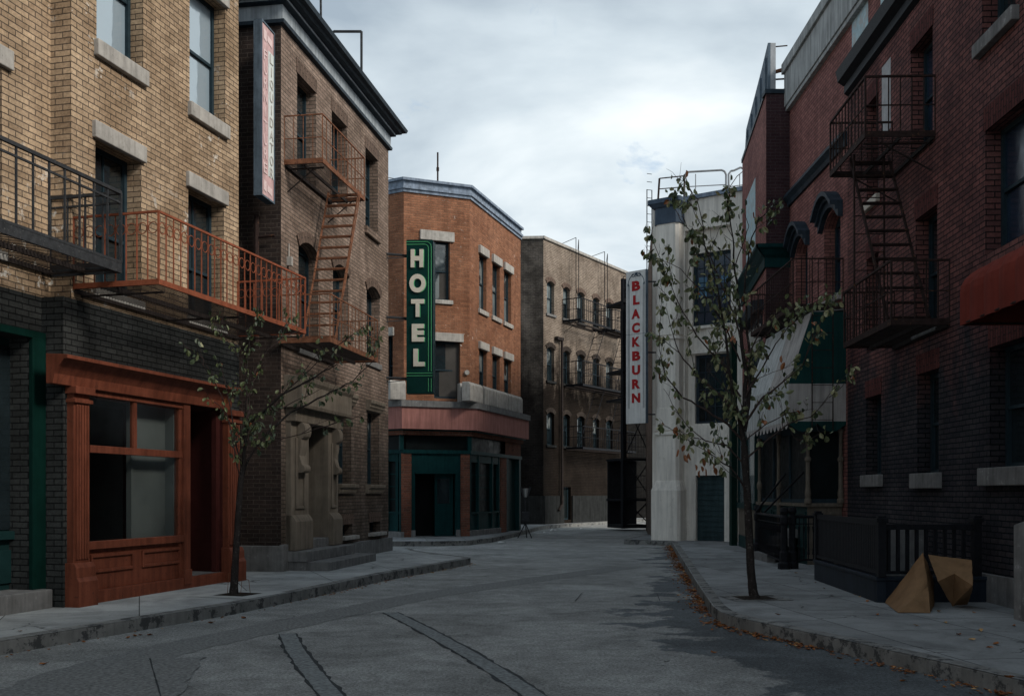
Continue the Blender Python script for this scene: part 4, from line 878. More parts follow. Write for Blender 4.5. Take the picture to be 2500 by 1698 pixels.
# door bay
a, b = H1.s(933), H1.s(1045); da, db = H1.s(942), H1.s(1034); zd = zv(H1, 990, 1074)
mb = MB(H1); mb.box(a, b, -.12, -.02, zd, zr1); mb.box(a, da, -.12, -.02, .1, zd); mb.box(db, b, -.12, -.02, .1, zd); mb.box(da - .02, db + .02, -.02, .01, zd, zd + .06)
mb.build('door_surround', 'teal_paint', H, bevel=.006)
for q_ in (da - .14, db + .01): mb = MB(H1); mb.box(q_, q_ + .14, -.02, .03, .12, .36); mb.build('door_plinth', 'stone_grey', H)
mb = MB(H1); m_ = H1.s(992); mb.box(m_, m_ + .08, -.3, -.26, .16, zd); mb.box(db - .12, db, -.3, -.26, .16, zd); mb.box(m_ + .08, db - .12, -.3, -.26, .16, 1.2); mb.box(m_ + .08, db - .12, -.3, -.26, zd - .15, zd)
mb.build('hotel_door', 'teal_paint', H); mb = MB(H1); mb.face([(m_ + .08, -.28, 1.2), (db - .12, -.28, 1.2), (db - .12, -.28, zd - .15), (m_ + .08, -.28, zd - .15)]); mb.build('door_glass', 'glass', H)
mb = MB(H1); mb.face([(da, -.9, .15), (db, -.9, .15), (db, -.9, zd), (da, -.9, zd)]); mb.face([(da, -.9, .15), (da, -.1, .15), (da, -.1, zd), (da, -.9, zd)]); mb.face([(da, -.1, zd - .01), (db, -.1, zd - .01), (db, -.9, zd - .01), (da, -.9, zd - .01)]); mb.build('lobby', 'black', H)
def shopwin(F, u0, u1, muls, nm='shop_window', base=True, zs=1160):
    a, b = (F.s(u0), F.s(u1)) if u1 < 1200 else (F.s(u0), F.len); zs_ = zv(F, (u0 + u1) / 2, zs); mb = MB(F)
    mb.box(a, b, -.12, -.06, .3, zs_); mb.box(a, b, -.06, 0, zs_ - .05, zs_); mb.box(a, b, -.12, -.02, zr1 - .25, zr1); xs = [F.s(m) for m in muls]
    for x in xs: mb.box(x - .05, x + .05, -.12, 0, .3, zr1)
    for k in range(1, 4): z = zs_ + (zr1 - .25 - zs_) * k / 4; mb.box(a, b, -.11, -.085, z - .018, z + .018)
    fr = mb.build(nm, 'teal_paint', H); g = MB(F); g.face([(a, -.115, zs_), (b, -.115, zs_), (b, -.115, zr1 - .25), (a, -.115, zr1 - .25)]); g.build('pane', 'glass_dark', fr)
    if base: mb = MB(F); mb.box(a, b, -.2, .04, .1, .32); mb.build('stone_base', 'stone_grey', H, bevel=.01)
shopwin(H0, 868, 915.5, (877, 900)); shopwin(H2, 1066.5, 1135, (1068, 1087, 1118, 1133))
a = H1.s(908); mb = MB(H1); mb.box(0, a, -.12, .01, .3, zr1); mb.build('shop_pilaster', 'teal_paint', H); mb = MB(H1); mb.box(0, a, -.14, .03, .1, .32); mb.build('stone_base', 'stone_grey', H)
a, b = H2.s(1148), H2.len; mb = MB(H2); mb.box(a, a + .22, -.2, .02, .15, zr2 - .1); mb.box(b - .25, b - .03, -.2, .02, .15, zr2 - .1); mb.build('side_door_frame', 'teal_paint', H)
mb = MB(H2); mb.box(a + .22, b - .25, -.22, -.16, .15, zr2 - .1); mb.build('side_door', 'door_dark', H); mb = MB(H2); mb.box(b - .03, b, -.2, .0, .1, zr2 - .1); mb.build('corner_brick', 'hotel_low', H)
body(H, [xy(H0.P(0, -.31, 0)), xy(H1.P(.0, -.31, 0)), xy(H2.P(-.1, -.31, 0)), xy(H2.P(H2.len - .005, -.31, 0)), xy(H2.P(H2.len - .005, -7, 0)), xy(H0.P(0, -5, 0))], zr1, TH + .3)
body(H, [xy(H1.P(-.4, -1.0, 0)), xy(H1.P(H1.len - .3, -1.0, 0)), xy(H2.P(H2.len - .005, -.35, 0)), xy(H2.P(H2.len - .005, -7, 0)), xy(H0.P(0, -5, 0))], .1, zr1)
mb = MB(H2); mb.face([(H2.len, -1, .1), (H2.len, 0, .1), (H2.len, 0, TH), (H2.len, -1, TH)]); mb.build('end_wall', 'orange', H)
q = H1.sz(1058.5, 887 - 42, .03); mb = MB(H1); mb.tube((q[0], .0, q[1]), (q[0], .09, q[1]), .08, n=12); tag(mb.build('wall_bell', 'stone'), 'small round alarm bell on the orange hotel brick', 'bell')
mb = MB(); a = at(993, 412, 34.5); mb.tube(a + Vector((0, 0, -.5)), at(993, 346, 34.5), .03); mb.tube(at(993, 388, 34.5), at(993, 380, 34.5), .05); tag(mb.build('roof_pole', 'dark_iron'), 'thin straight pole on the hotel roof above the sign', 'pole')
mb = MB(); mb.path([at(881, 403, 33.6), at(916, 409, 33.6), at(1062, 428, 34.2)], .012, n=4); tag(mb.build('roof_cable', 'dark_iron'), 'thin cable lying along the hotel roof edge', 'cable')

# ---------------- HOTEL sign
hY = 24.9
S2 = thing('hotel_sign', 'dark green vertical HOTEL sign with cream letters and light green lines', 'sign', at(950, 892, hY))
HS = Frame(P2(922, hY), P2(983, hY - .03)); hl = HS.len
hz0, hz1 = zv(HS, 922, 892), zv(HS, 922, 544)
mb = MB(HS); ro = [(0, hz0), (hl, hz0)] + [(hl - .05 + .05 * math.cos(R(k * 15)), hz1 - .05 + .05 * math.sin(R(k * 15))) for k in range(7)] + [(0, hz1)]; mb.plate(ro, -.3, 0); mb.build('sign_box', 'sign_green', S2)
mb = MB(HS); mb.box(hl - .008, hl + .006, -.03, .008, hz0, hz1 - .04); mb.box(hl - .02, hl + .012, -.32, -.28, hz0, hz1); mb.build('sign_trim', 'slate', S2)
def line(a, b): mb.box(min(a[0], b[0]) - .006, max(a[0], b[0]) + .006, 0.001, .012, min(a[1], b[1]) - .006, max(a[1], b[1]) + .006)
mb = MB(HS); zb_ = zv(HS, 922, 849)
for k, off in enumerate((0, .035, .07)):
    if k == 1: continue
    x = hl - .05 - off; zt_ = hz1 - .05 - off * .9; r_ = .13 - off * .5
    line((x, zb_ + .08), (x, zt_ - r_)); line((.0, zt_), (x - r_, zt_))
    pts = [(x - r_ + r_ * math.cos(R(t)), .006, zt_ - r_ + r_ * math.sin(R(t))) for t in range(0, 91, 10)]; mb.path(pts, .008, n=4)
    line((.0, zb_ - off * .9 + .03), (hl - .03, zb_ - off * .9 + .03)); line((x, hz0 + .05), (x, zb_ - .1))
mb.build('border_lines', 'sign_line', S2)
for ch, v0, v1, u0, u1 in (('H', 566, 607, 932.5, 961), ('O', 622, 664, 929.5, 966), ('T', 679, 719, 933.5, 963), ('E', 735, 775, 935, 963), ('L', 791, 831, 938.5, 964)):
    a = HS.s(u0); b = HS.s(u1); z0, z1 = zv(HS, 940, v1), zv(HS, 940, v0)
    letter(ch, HS, (a + b) / 2 - .005, (z0 + z1) / 2, b - a, z1 - z0, .001, .035, 'sign_letter', S2, .055)
    letter(ch, HS, (a + b) / 2 + .012, (z0 + z1) / 2 - .004, b - a, z1 - z0, .0005, .014, 'sign_line', S2, .055, name='letter_edge')
for v in (577, 720, 857):
    z = zv(HS, 922, v); e0 = FB.P(FB.s(876), -.05, z); mb = MB(); mb.tube(e0, HS.P(.02, -.15, z), .03, n=6); mb.tube(e0 + Vector((0, 0, -.12)), HS.P(.3, -.2, z), .012, n=4); mb.box(e0.x - .03, e0.x + .05, -e0.y - .02, -e0.y + .1, z - .08, z + .08, F=WORLD) if False else None; mb.build('support_bar', 'black_iron', S2)

# ================================================================ FAR WEATHERED BUILDING
c1 = Vector(P2(1232.8, 46)); c2 = Vector(P2(1424, 53.5)); FC = Frame(c1, c2); FCs = Frame((c1.x - 5, 46.3), c1); eC = FC.len
C_ = thing('weathered_brick_building', 'four storey weathered tan brick building with fire escapes at the end of the street', 'building', FC.P(0, 0, 0))
TC = 12.95
cxs = [(1240.6, 1257.2), (1277.4, 1292.5), (1309.5, 1326), (1345.3, 1359), (1375, 1390)]
ops = []
for r_, (vt, vb) in enumerate(((635.5, 711), (784.5, 863), (933, 1009))):
    zt_, zb_ = zv(FC, 1241, vt), zv(FC, 1241, vb)
    for a, b in cxs: ops.append((FC.s(a), FC.s(b), zb_, zt_, .13))
gops = [(FC.s(1278), FC.s(1295), .3, zv(FC, 1278, 1104)), (FC.s(1379), FC.s(1389), .3, zv(FC, 1379, 1108)), (FC.s(1312), FC.s(1322), 1.9, zv(FC, 1312, 1106)), (FC.s(1347), FC.s(1357), 2.1, zv(FC, 1347, 1106))]
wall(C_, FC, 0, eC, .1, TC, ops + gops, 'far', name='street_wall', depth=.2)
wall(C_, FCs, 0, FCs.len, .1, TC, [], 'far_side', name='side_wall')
pn = ['glass_pale', 'glass_pale', 'glass_pale', 'glass_mix', 'glass_pale', 'glass_mix', 'glass', 'glass_mix', 'glass', 'glass_mix', 'glass_mix', 'glass', 'glass', 'glass_mix', 'glass']
for i, w_ in enumerate(ops): window(C_, FC, w_, dep=.15, pane=pn[i], lower='glass' if i % 3 else pn[i], fw=.06, sill=('stone_grey' if i < 5 else 'shade_dark_stone', .1, .1, .08), lintel=('soldier' if i < 5 else 'soldier_dark', .2, 0, .035))  # lower rows take sill and lintel copies darkened to paint in shade
for w_ in gops: window(C_, FC, w_, dep=.15, pane='glass_dark', meet=0, fw=.06, name='doorway' if w_[2] < 1 else 'window')
mb = MB(FC); mb.box(-.02, gops[0][0] - .05, -.02, .08, .1, 1.42); mb.box(gops[0][1] + .05, gops[1][0] - .05, -.02, .08, .1, 1.42); mb.box(gops[1][1] + .05, eC, -.02, .08, .1, 1.42); mb.build('concrete_base', 'shade_dark_stone', C_)
mb = MB(FCs); mb.box(0, FCs.len + .08, -.02, .08, .1, 1.42); mb.build('concrete_base', 'shade_dark_stone', C_)
mb = MB(FC); mb.box(-.08, eC, -.3, .08, TC, TC + .12); mb.build('coping', 'stone', C_); mb = MB(FCs); mb.box(0, FCs.len + .08, -.3, .08, TC, TC + .12); mb.build('coping', 'stone', C_)
body(C_, [xy(FCs.P(0, -.4, 0)), xy(FC.P(.3, -.4, 0)), xy(FC.P(eC, -.4, 0)), xy(FC.P(eC, -6, 0)), xy(FCs.P(0, -8, 0))], .1, TC)
x = FC.s(1274, .12); mb = MB(FC); mb.tube((x, .14, 1.0), (x, .14, zv(FC, 1274, 774)), .06, n=8); mb.tube((x, .14, 1.0), (x - .3, .14, .75), .06, n=8); mb.box(x - .5, x + .1, .03, .2, zv(FC, 1274, 774) - .02, zv(FC, 1274, 774) + .12); tag(mb.build('drain_pipe', 'under'), 'long vertical drain pipe on the weathered brick front between windows', 'pipe')
# fire escapes of the far building
zf3, zf2, zf1_ = zv(FC, 1275, 723, .3), zv(FC, 1280, 871, .3), zv(FC, 1280, 1015, .3)
fe2 = escape('fire_escape', 'black three level fire escape on the weathered brick building', FC, FC.s(1276), FC.s(1346), .95, zf3, 1.0, 'coal', sp=.2, slat=.16, r=.014, rail=.028, mid=.5, cat='fire escape')
escape_floor(fe2, FC, FC.s(1356), FC.s(1400), .95, zf3, 1.0, 'coal', .2, mid=.5, r=.014, rail=.028)
escape_floor(fe2, FC, FC.s(1281), FC.s(1404), .95, zf2, 1.1, 'coal', .2, mid=.5, r=.014, rail=.028)
escape_floor(fe2, FC, FC.s(1281), FC.s(1404), .95, zf1_, 1.0, 'coal', .22, mid=.5, r=.014, rail=.028)
for (ub, ut, za, zb_) in ((1300, 1340, zf2, zf3), (1362, 1396, zf2, zf3), (1300, 1338, zf1_, zf2), (1362, 1392, zf1_, zf2)):
    ladder(fe2, FC, (FC.s(ub), .55, za), (FC.s(ut), .55, zb_), (0, 1), .5, 9, 'coal', rail=.02, rung=.014)
for u, vt in ((1304.5, 538), (1310.5, 543), (1369.5, 570), (1376, 575)):
    x = FC.s(u, .3); mb = MB(FC); mb.tube((x, .35, zf3), (x, .35, zv(FC, u, vt, .35)), .022, n=4); s_ = -1 if u in (1304.5, 1369.5) else 1; zt_ = zv(FC, u, vt, .35); mb.tube((x, .35, zt_), (x + s_ * .75, -.1, TC + .1), .018, n=4); mb.build('roof_ladder_post', 'coal', fe2)

# ================================================================ STEEL TOWER BEHIND THE WHITE BUILDING, AND THE BRICK BUILDING BEHIND IT
TW = thing('steel_tower', 'dark steel frame with landings and cross bracing behind the BLACKBURN sign', 'steel tower', (5, 42, 0))
ta = P2(1411, 41.7); tb = P2(1477, 42.2); FT = Frame(ta, tb); tl = FT.len
for s_, o_ in ((.08, 0), (tl, 0)):
    zt_ = zv(FT, 1412, 632) if (s_ < 1 or o_ == 0) else zv(FT, 1412, 690)
    mb = MB(FT); mb.box(s_ - .09, s_ + .09, o_ - .02, o_ + .02, .1, zt_); mb.box(s_ - .09, s_ - .07, o_ - .09, o_ + .09, .1, zt_); mb.box(s_ + .07, s_ + .09, o_ - .09, o_ + .09, .1, zt_); mb.build('column', 'coal', TW)
lev = [zv(FT, 1412, v) for v in (681, 837, 902, 1039, 1131)]
for z in lev:
    mb = MB(FT); mb.box(0, tl + .1, -1.4, .12, z - .09, z); mb.build('landing', 'coal', TW)
    mb = MB(FT); railing(mb, FT, (0, .12), (tl, .12), z, .95, .14, .01, .02, mid=.5); mb.build('landing_railing', 'coal', TW)
for z0, z1 in zip([.2, *sorted(lev)][:-1], sorted(lev)):
    mb = MB(FT); mb.tube((.1, 0, z0), (tl, 0, z1), .03, n=4); mb.tube((.1, 0, z1), (tl, 0, z0), .03, n=4); mb.build('brace', 'coal', TW)
mb = MB(FT); mb.box(.1, tl + .1, -1.5, -1.42, .1, lev[3]); mb.build('sheet_panel', 'coal', TW)
mb = MB(FT); mb.box(.1, tl - .1, -1.4, -.05, .1, .25); mb.build('base_slab', 'shade_dark_stone', TW)
for x_ in (tl - .25, tl - .02):
    mb = MB(FT); mb.tube((x_, .1, lev[0]), (x_ + .0, .1, zv(FT, 1470, 432)), .025, n=4); mb.build('ladder_rail', 'coal', TW)
for k in range(16): mb = MB(FT); z = lev[0] + .3 + k * .33; mb.tube((tl - .25, .1, z), (tl - .02, .1, z), .013, n=4); mb.build('ladder_rung', 'coal', TW)
BB = thing('back_brick_building', 'dark brick building closing the gap behind the steel tower', 'building', (7.5, 56, 0))
FBB = Frame(P2(1395, 58), P2(1500, 58)); wall(BB, FBB, -1, FBB.len + 2, 0, 11.0, [], 'shade_dark_brick', name='street_wall'); body(BB, [xy(FBB.P(-1, -.3, 0)), xy(FBB.P(FBB.len + 2, -.3, 0)), xy(FBB.P(FBB.len + 2, -4, 0)), xy(FBB.P(-1, -4, 0))], 0, 11)
SB = thing('side_brick_building', 'narrow strip of brown brick wall beside the white building', 'building', (6, 36, 0))
FSB = Frame(P2(1465, 43), P2(1479, 31.8)); 
mb = MB(FSB); zt_ = 9.9; mb.face([(0, 0, 0), (FSB.len, 0, 0), (FSB.len, 0, zt_), (0, 0, zt_)]); mb.build('side_wall', 'brown', SB); body(SB, [xy(FSB.P(0, -.02, 0)), xy(FSB.P(FSB.len, -.02, 0)), xy(FSB.P(FSB.len, -1.5, 0)), xy(FSB.P(0, -3, 0))], 0, zt_ - .02)

# ================================================================ WHITE BUILDING
FD_ = Frame(P2(1480, 31), P2(1700, 29.25)); eD = FD_.len
D = thing('white_stucco_building', 'white stucco building with navy capital, tall blue windows and a steel door', 'building', FD_.P(eD / 2, 0, 0))
pa, pb = FD_.s(1486, .35), FD_.s(1539, .35); TD = zv(FD_, 1560, 455)
ra, rb = FD_.s(1554), FD_.s(1658); rz0, rz1 = zv(FD_, 1554, 966), zv(FD_, 1554, 524)
dra, drb, drz = FD_.s(1578), FD_.s(1643), zv(FD_, 1578, 1078)
wall(D, FD_, 0, eD, .1, TD, [(ra, rb, rz0, rz1, 0, .22), (dra, drb, .1, drz, 0, .16)], 'stucco', name='street_wall')
u1a, u1b, uz0, uz1 = FD_.s(1571, -.22), rb - .02, zv(FD_, 1571, 741, -.22), zv(FD_, 1571, 577, -.22); l1a, lz0, lz1 = FD_.s(1576, -.22), zv(FD_, 1576, 962, -.22), zv(FD_, 1576, 806, -.22)
wu, wl_ = (u1a, u1b, uz0, uz1), (l1a, u1b, lz0, lz1)
wall(D, FD_, ra - .1, rb + .1, rz0 - .05, rz1 + .05, [wu, wl_], 'stucco', o=-.22, name='recessed_panel', depth=.12)
window(D, FD_, wu, o=-.22, dep=.1, pane='glass_blue', fw=.09, frame='winframe', munt=(3, 4), meet=.5); window(D, FD_, wl_, o=-.22, dep=.1, pane='glass', lower='glass', fw=.09, frame='slate', munt=(3, 3), meet=.45)
for (ua, ub, va, vb) in ((1585, 1603, 630, 652), (1585, 1603, 655, 676), (1636, 1651, 625, 640), (1640, 1651, 655, 676)):
    a, b = FD_.s(ua, -.33), FD_.s(ub, -.33); mb = MB(FD_); mb.face([(a, -.345, zv(FD_, ua, vb, -.33)), (b, -.345, zv(FD_, ua, vb, -.33)), (b, -.345, zv(FD_, ua, va, -.33)), (a, -.345, zv(FD_, ua, va, -.33))]); mb.build('cyan_pane', 'glass_cyan', D)
for z0, z1 in ((uz0 - .1, uz0 - .01), (lz1 + .03, lz1 + .14), (rz0 - .02, rz0 + .06)):
    mb = MB(FD_); mb.box(ra + .05, rb - .02, -.24, -.1, z0, z1); mb.build('window_ledge', 'stucco', D, bevel=.01)
a = FD_.s(1602, -.18); mb = MB(FD_); mb.box(a, a + .45, -.23, -.17, lz1 + .14, uz0 - .1); mb.build('raised_panel', 'stucco', D, bevel=.01)
mb = MB(FD_); mb.face([(dra, -.12, .15), (drb, -.12, .15), (drb, -.12, drz), (dra, -.12, drz)])
for k in range(14): z = .25 + k * .155; mb.box(dra + .03, drb - .03, -.12, -.105, z, z + .1)
mb.build('steel_door', 'door_blue', D)
mb = MB(FD_); mb.box(drb + .2, drb + .42, 0, .12, .1, rz0); mb.build('jamb_strip', 'stucco', D, bevel=.02)
# pilaster with plinth, rings and capital
def oct_(a, b, o0, o1, ch): return [(a, o0), (a, o1 - ch), (a + ch, o1), (b - ch, o1), (b, o1 - ch), (b, o0)]
def vprism(mb, F, pts, z0, z1, pts1=None):
    pts1 = pts1 or pts; n = len(pts)
    for i in range(n):
        a, b = pts[i], pts[(i + 1) % n]; c, d = pts1[(i + 1) % n], pts1[i]; mb.face([(a[0], a[1], z0), (b[0], b[1], z0), (c[0], c[1], z1), (d[0], d[1], z1)])
    mb.face([(p[0], p[1], z1) for p in pts1]); mb.face([(p[0], p[1], z0) for p in reversed(pts)])
mb = MB(FD_); zpl = zv(FD_, 1500, 1112, .4); zpl2 = zv(FD_, 1500, 1090, .4)
vprism(mb, FD_, oct_(pa, pb, -1, .38, .09), zpl2 - .05, zv(FD_, 1510, 500, .4)); vprism(mb, FD_, oct_(pa - .1, pb + .1, -1, .5, .08), .1, zpl - .0); vprism(mb, FD_, oct_(pa - .1, pb + .1, -1, .5, .08), zpl, zpl2, oct_(pa - .01, pb + .02, -1, .4, .09))
for v0, v1, ex in ((770, 764, .05), (760, 700, .03), (986, 980, .05), (976, 962, .03), (962, 925, .015)): z0, z1 = zv(FD_, 1510, v0, .4), zv(FD_, 1510, v1, .4); vprism(mb, FD_, oct_(pa - ex, pb + ex, -1, .38 + ex, .09), z0, z1)
mb.build('pilaster', 'stucco', D, bevel=.01)
mb = MB(FD_); zc_ = [zv(FD_, 1510, v, .4) for v in (507, 497, 470, 462, 452)]
vprism(mb, FD_, oct_(pa - .03, pb + .03, -1, .41, .09), zc_[0], zc_[1]); vprism(mb, FD_, oct_(pa - .03, pb + .03, -1, .41, .09), zc_[1], zc_[2], oct_(pa - .02, pb + .02, -1, .42, .09)); vprism(mb, FD_, oct_(pa - .06, pb + .06, -1, .46, .08), zc_[2], zc_[3], oct_(pa - .14, pb + .14, -1, .56, .06)); vprism(mb, FD_, oct_(pa - .15, pb + .15, -1, .58, .04), zc_[3], zc_[4])
mb.build('capital', 'capital', D)
mb = MB(FD_); mb.box(pb + .05, eD, -.3, .08, TD, TD + .12); mb.build('coping', 'hotel_cap', D)
body(D, [xy(FD_.P(0.05, -.55, 0)), xy(FD_.P(eD, -.55, 0)), xy(FD_.P(eD, -7, 0)), xy(FD_.P(.6, -1.2, 0))], .1, TD)
mb = MB(FD_); mb.face([(0, -1, .1), (0, 0, .1), (0, 0, TD), (0, -1, TD)]); mb.build('side_wall', 'stucco', D)
# roof railing
RR = thing('roof_railing', 'pipe railing with arched sections on the white building roof', 'railing', FD_.P(2, -.3, TD))
k = .0
def rp(u, v, Y=30.6): return at(u, v, Y)
mb = MB(); mb.tube(rp(1493, 452), rp(1496, 405), .03); mb.tube(rp(1552, 450), rp(1553, 396), .03); mb.path([rp(1496, 405), rp(1553, 399)], .018); mb.path([rp(1494, 429), rp(1552, 424)], .015); mb.build('low_section', 'dark_iron', RR)
for i, (ua, ub, va, vb) in enumerate(((1553, 1647, 390, 386), (1653, 1690, 387, 380))):
    mb = MB(); mb.path([rp(ua, 448), rp(ua, va + 8), rp(ua + 5, va + 1), rp(ua + 12, va), rp(ub - 10, vb), rp(ub - 3, vb + 3), rp(ub, vb + 10), rp(ub, 440)], .03); mb.path([rp(ua, 424), rp(ub, 419)], .015); mb.tube(rp(ua + 25, 395), rp(ua + 25, 446), .015); mb.build('arched_section', 'steel', RR)
mb = MB(); mb.path([rp(1655, 425), rp(1672, 400), rp(1690, 385)], .012); mb.path([rp(1553, 396), rp(1572, 447)], .012); mb.build('brace', 'dark_iron', RR)

# ---------------- BLACKBURN sign
S3 = thing('blackburn_sign', 'tall white vertical sign with red letters reading BLACKBURN', 'sign', at(1443, 960, 30.7))
BS = Frame(P2(1420.4, 30.9), P2(1464.5, 30.45)); bl = BS.len
bz0, bz1 = zv(BS, 1442, 960), zv(BS, 1442, 614)
mb = MB(BS); mb.box(0, bl, -.06, 0, bz0, bz1); mb.build('sign_board', 'sign_white', S3)
mb = MB(BS); mb.box(bl, bl + .03, -.1, .004, bz0, bz1); mb.box(-.01, bl, -.1, -.061, bz0, bz1); mb.build('sign_back', 'sign_edge', S3)
vs0 = 694 / 1.0762; k_ = 1 / (3.757 * 1.0762)
zz = lambda y: zv(BS, 1442, 594.7 + y * k_); xx = lambda x: BS.s(1393.8 + x * k_)
for ch, y0, y1, x0, x1 in (('B', 172, 262, 162, 237), ('L', 302, 390, 172, 231), ('A', 430, 518, 158, 234), ('C', 556, 648, 162, 234), ('K', 686, 775, 164, 234), ('B', 815, 902, 164, 237), ('U', 944, 1032, 163, 236), ('R', 1072, 1160, 163, 236), ('N', 1200, 1288, 161, 237)):
    a, b = xx(x0), xx(x1); letter(ch, BS, (a + b) / 2, (zz(y0) + zz(y1)) / 2, b - a, zz(y0) - zz(y1), .0005, .01, 'sign_red', S3, .05)
mb = MB(BS)
for x in (127, 137, 264, 273): mb.box(xx(x) - .004, xx(x) + .004, .001, .008, zz(1340), zz(200))
for sgn, xc in ((-1, 127), (1, 273)):
    X0 = xx(xc); cxx = xx(200); h_ = abs(cxx - X0)
    pts = [(cxx + sgn * h_ * math.cos(R(t)) * 1.0, .006, zz(195) + h_ * 1.05 * math.sin(R(t))) for t in range(0, 76, 15)]; mb.path(pts, .010, n=4)
    pts = [(cxx + sgn * (.10 + .06 * math.cos(R(t))), .006, zz(118) + .045 * math.sin(R(t))) for t in range(-160, 130, 29)]; mb.path(pts, .010, n=4)
    pts = [(cxx + sgn * (.02 + .04 * math.cos(R(t))), .006, zz(122) + .03 * math.sin(R(t))) for t in range(-90, 120, 30)]; mb.path(pts, .010, n=4)
    mb.box(X0 - .018, X0 + .018, .001, .009, zz(212), zz(192))
mb.plate([(xx(200), zz(90)), (xx(192), zz(108)), (xx(200), zz(130)), (xx(208), zz(108))], .001, .01); mb.plate([(xx(188), zz(96)), (xx(184), zz(104)), (xx(200), zz(112)), (xx(216), zz(104)), (xx(212), zz(96)), (xx(200), zz(104))], .001, .009)
mb.build('scroll_ornament', 'sign_navy', S3)
mb = MB(BS); mb.box(.002, bl - .002, .0005, .003, zz(660), zz(657)); mb.build('board_seam', 'sign_edge', S3)
for v in (640, 800, 940):
    z = zv(BS, 1442, v); mb = MB(); mb.tube(BS.P(bl - .1, -.08, z), FD_.P(pa + .1, .2, z), .022); mb.build('support_bar', 'black_iron', S3)
# ================================================================ RED BRICK BUILDINGS ON THE RIGHT
e0 = Vector(P2(1684, 29.05)); e1 = Vector(P2(1738, 24.0)); e2 = Vector((6.51, 24.0)); e3 = Vector((6.20, -14.0))
E1, E2, E3 = Frame(e0, e1), Frame(e1, e2), Frame(e2, e3)
E = thing('red_brick_building', 'tall red brick building with concrete parapet and projecting bay', 'building', (6.5, 22, 0))
TE = zv(E2, 1760, 213); TE3 = zv(E3, 1792, 243)
zs1, zs0 = zv(E3, 1792, 446), zv(E3, 1792, 468)
ew1 = (E3.s(1870), E3.s(1906.5), zv(E3, 1870, 688), zv(E3, 1870, 496), .22); ew2 = (E3.s(1806), E3.s(1832), zv(E3, 1870, 688), zv(E3, 1870, 496), .22)
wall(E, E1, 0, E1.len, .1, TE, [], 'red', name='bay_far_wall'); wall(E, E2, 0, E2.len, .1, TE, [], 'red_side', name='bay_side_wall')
wall(E, E3, 0, 5.2, .1, TE3, [ew1, ew2], 'red', name='street_wall', depth=.25); wall(E, E3, 5.2, E3.len, 8.8, TE3, [], 'red', name='upper_street_wall')
for w_ in (ew1, ew2):
    window(E, E3, w_, dep=.22, pane='glass_blue', fw=.06, sill=('stone', .12, .06, .07))
    a, b, c, d, r_ = w_; mb = MB(E3)
    O = []; I = []
    for t in range(13):
        f = t / 12; x = a - .16 + (b - a + .32) * f; q = (f - .5) * 2
        zz_ = d - .26 + .34 * (max(0, math.cos(q * 1.75)) ** .7 if abs(q) < .86 else 0); I.append((x, zz_ - .02)); O.append((x, zz_ + .30))
    for (k0, k1, o_) in ((0, .45, .10), (.45, .72, .16), (.72, 1, .26)):
        for j in range(12):
            p0, p1, q0, q1 = I[j], I[j + 1], O[j], O[j + 1]; L0 = lambda p, q, k: (p[0] + (q[0] - p[0]) * k, p[1] + (q[1] - p[1]) * k)
            A0, A1, B0_, B1 = L0(p0, q0, k0), L0(p1, q1, k0), L0(p0, q0, k1), L0(p1, q1, k1)
            mb.plate([A0, A1, B1, B0_], 0, o_)
    mb.build('window_hood', 'slate', E)
mb = MB(E3); mb.prof([(0, zs0), (.05, zs0), (.08, zs0 + .08), (.16, zs1 - .06), (.16, zs1), (0, zs1 + .03)], -.02, 4.3); mb.build('string_course', 'slate', E)
zp1 = zv(E3, 1782, 134, .15)
mb = MB(E3); mb.box(-.02, E3.len, -.3, .13, TE3, zp1 - .28); mb.box(-.04, E3.len, -.3, .19, zp1 - .28, zp1 - .04); mb.box(-.02, E3.len, -.3, .15, zp1 - .04, zp1); mb.box(0, E3.len, -.02, .1, TE3 - .1, TE3); mb.build('parapet', 'conc', E, bevel=.01)
for (ua, ub, va, vb) in ((1933, 1970, -60, 150), (1998, 2030, -140, 45)):
    a, b = E3.s(ua), E3.s(ub); z0 = zv(E3, ua, vb); z1 = z0 + 1.9; mb = MB(E3); mb.face([(a, .004, z0), (b, .004, z0), (b, .004, z1), (a, .004, z1)]); mb.build('painted_patch', 'ghost', E)
a, b = E1.s(1693), E1.s(1714); z0, z1 = zv(E1, 1714, 572), zv(E1, 1714, 402); mb = MB(E1); mb.face([(a, .004, z0), (b, .004, z0), (b, .004, z1), (a, .004, z1)]); mb.build('painted_patch', 'ghost', E)
body(E, [xy(E1.P(0, -.05, 0)), xy(E1.P(E1.len, -.05, 0) + Vector((0, .05, 0))), xy(E3.P(0, -.3, 0) + Vector((0, .05, 0))), xy(E3.P(E3.len, -.3, 0)), xy(E3.P(E3.len, -4, 0)), xy(E1.P(0, -5, 0))], .1, TE3 - .1)
mb = MB(E2); mb.box(-.03, E2.len, -.3, .04, TE, TE + .1); mb.build('bay_coping', 'slate', E); mb = MB(E1); mb.box(0, E1.len, -.3, .03, TE, TE + .1); mb.build('bay_coping', 'slate', E)
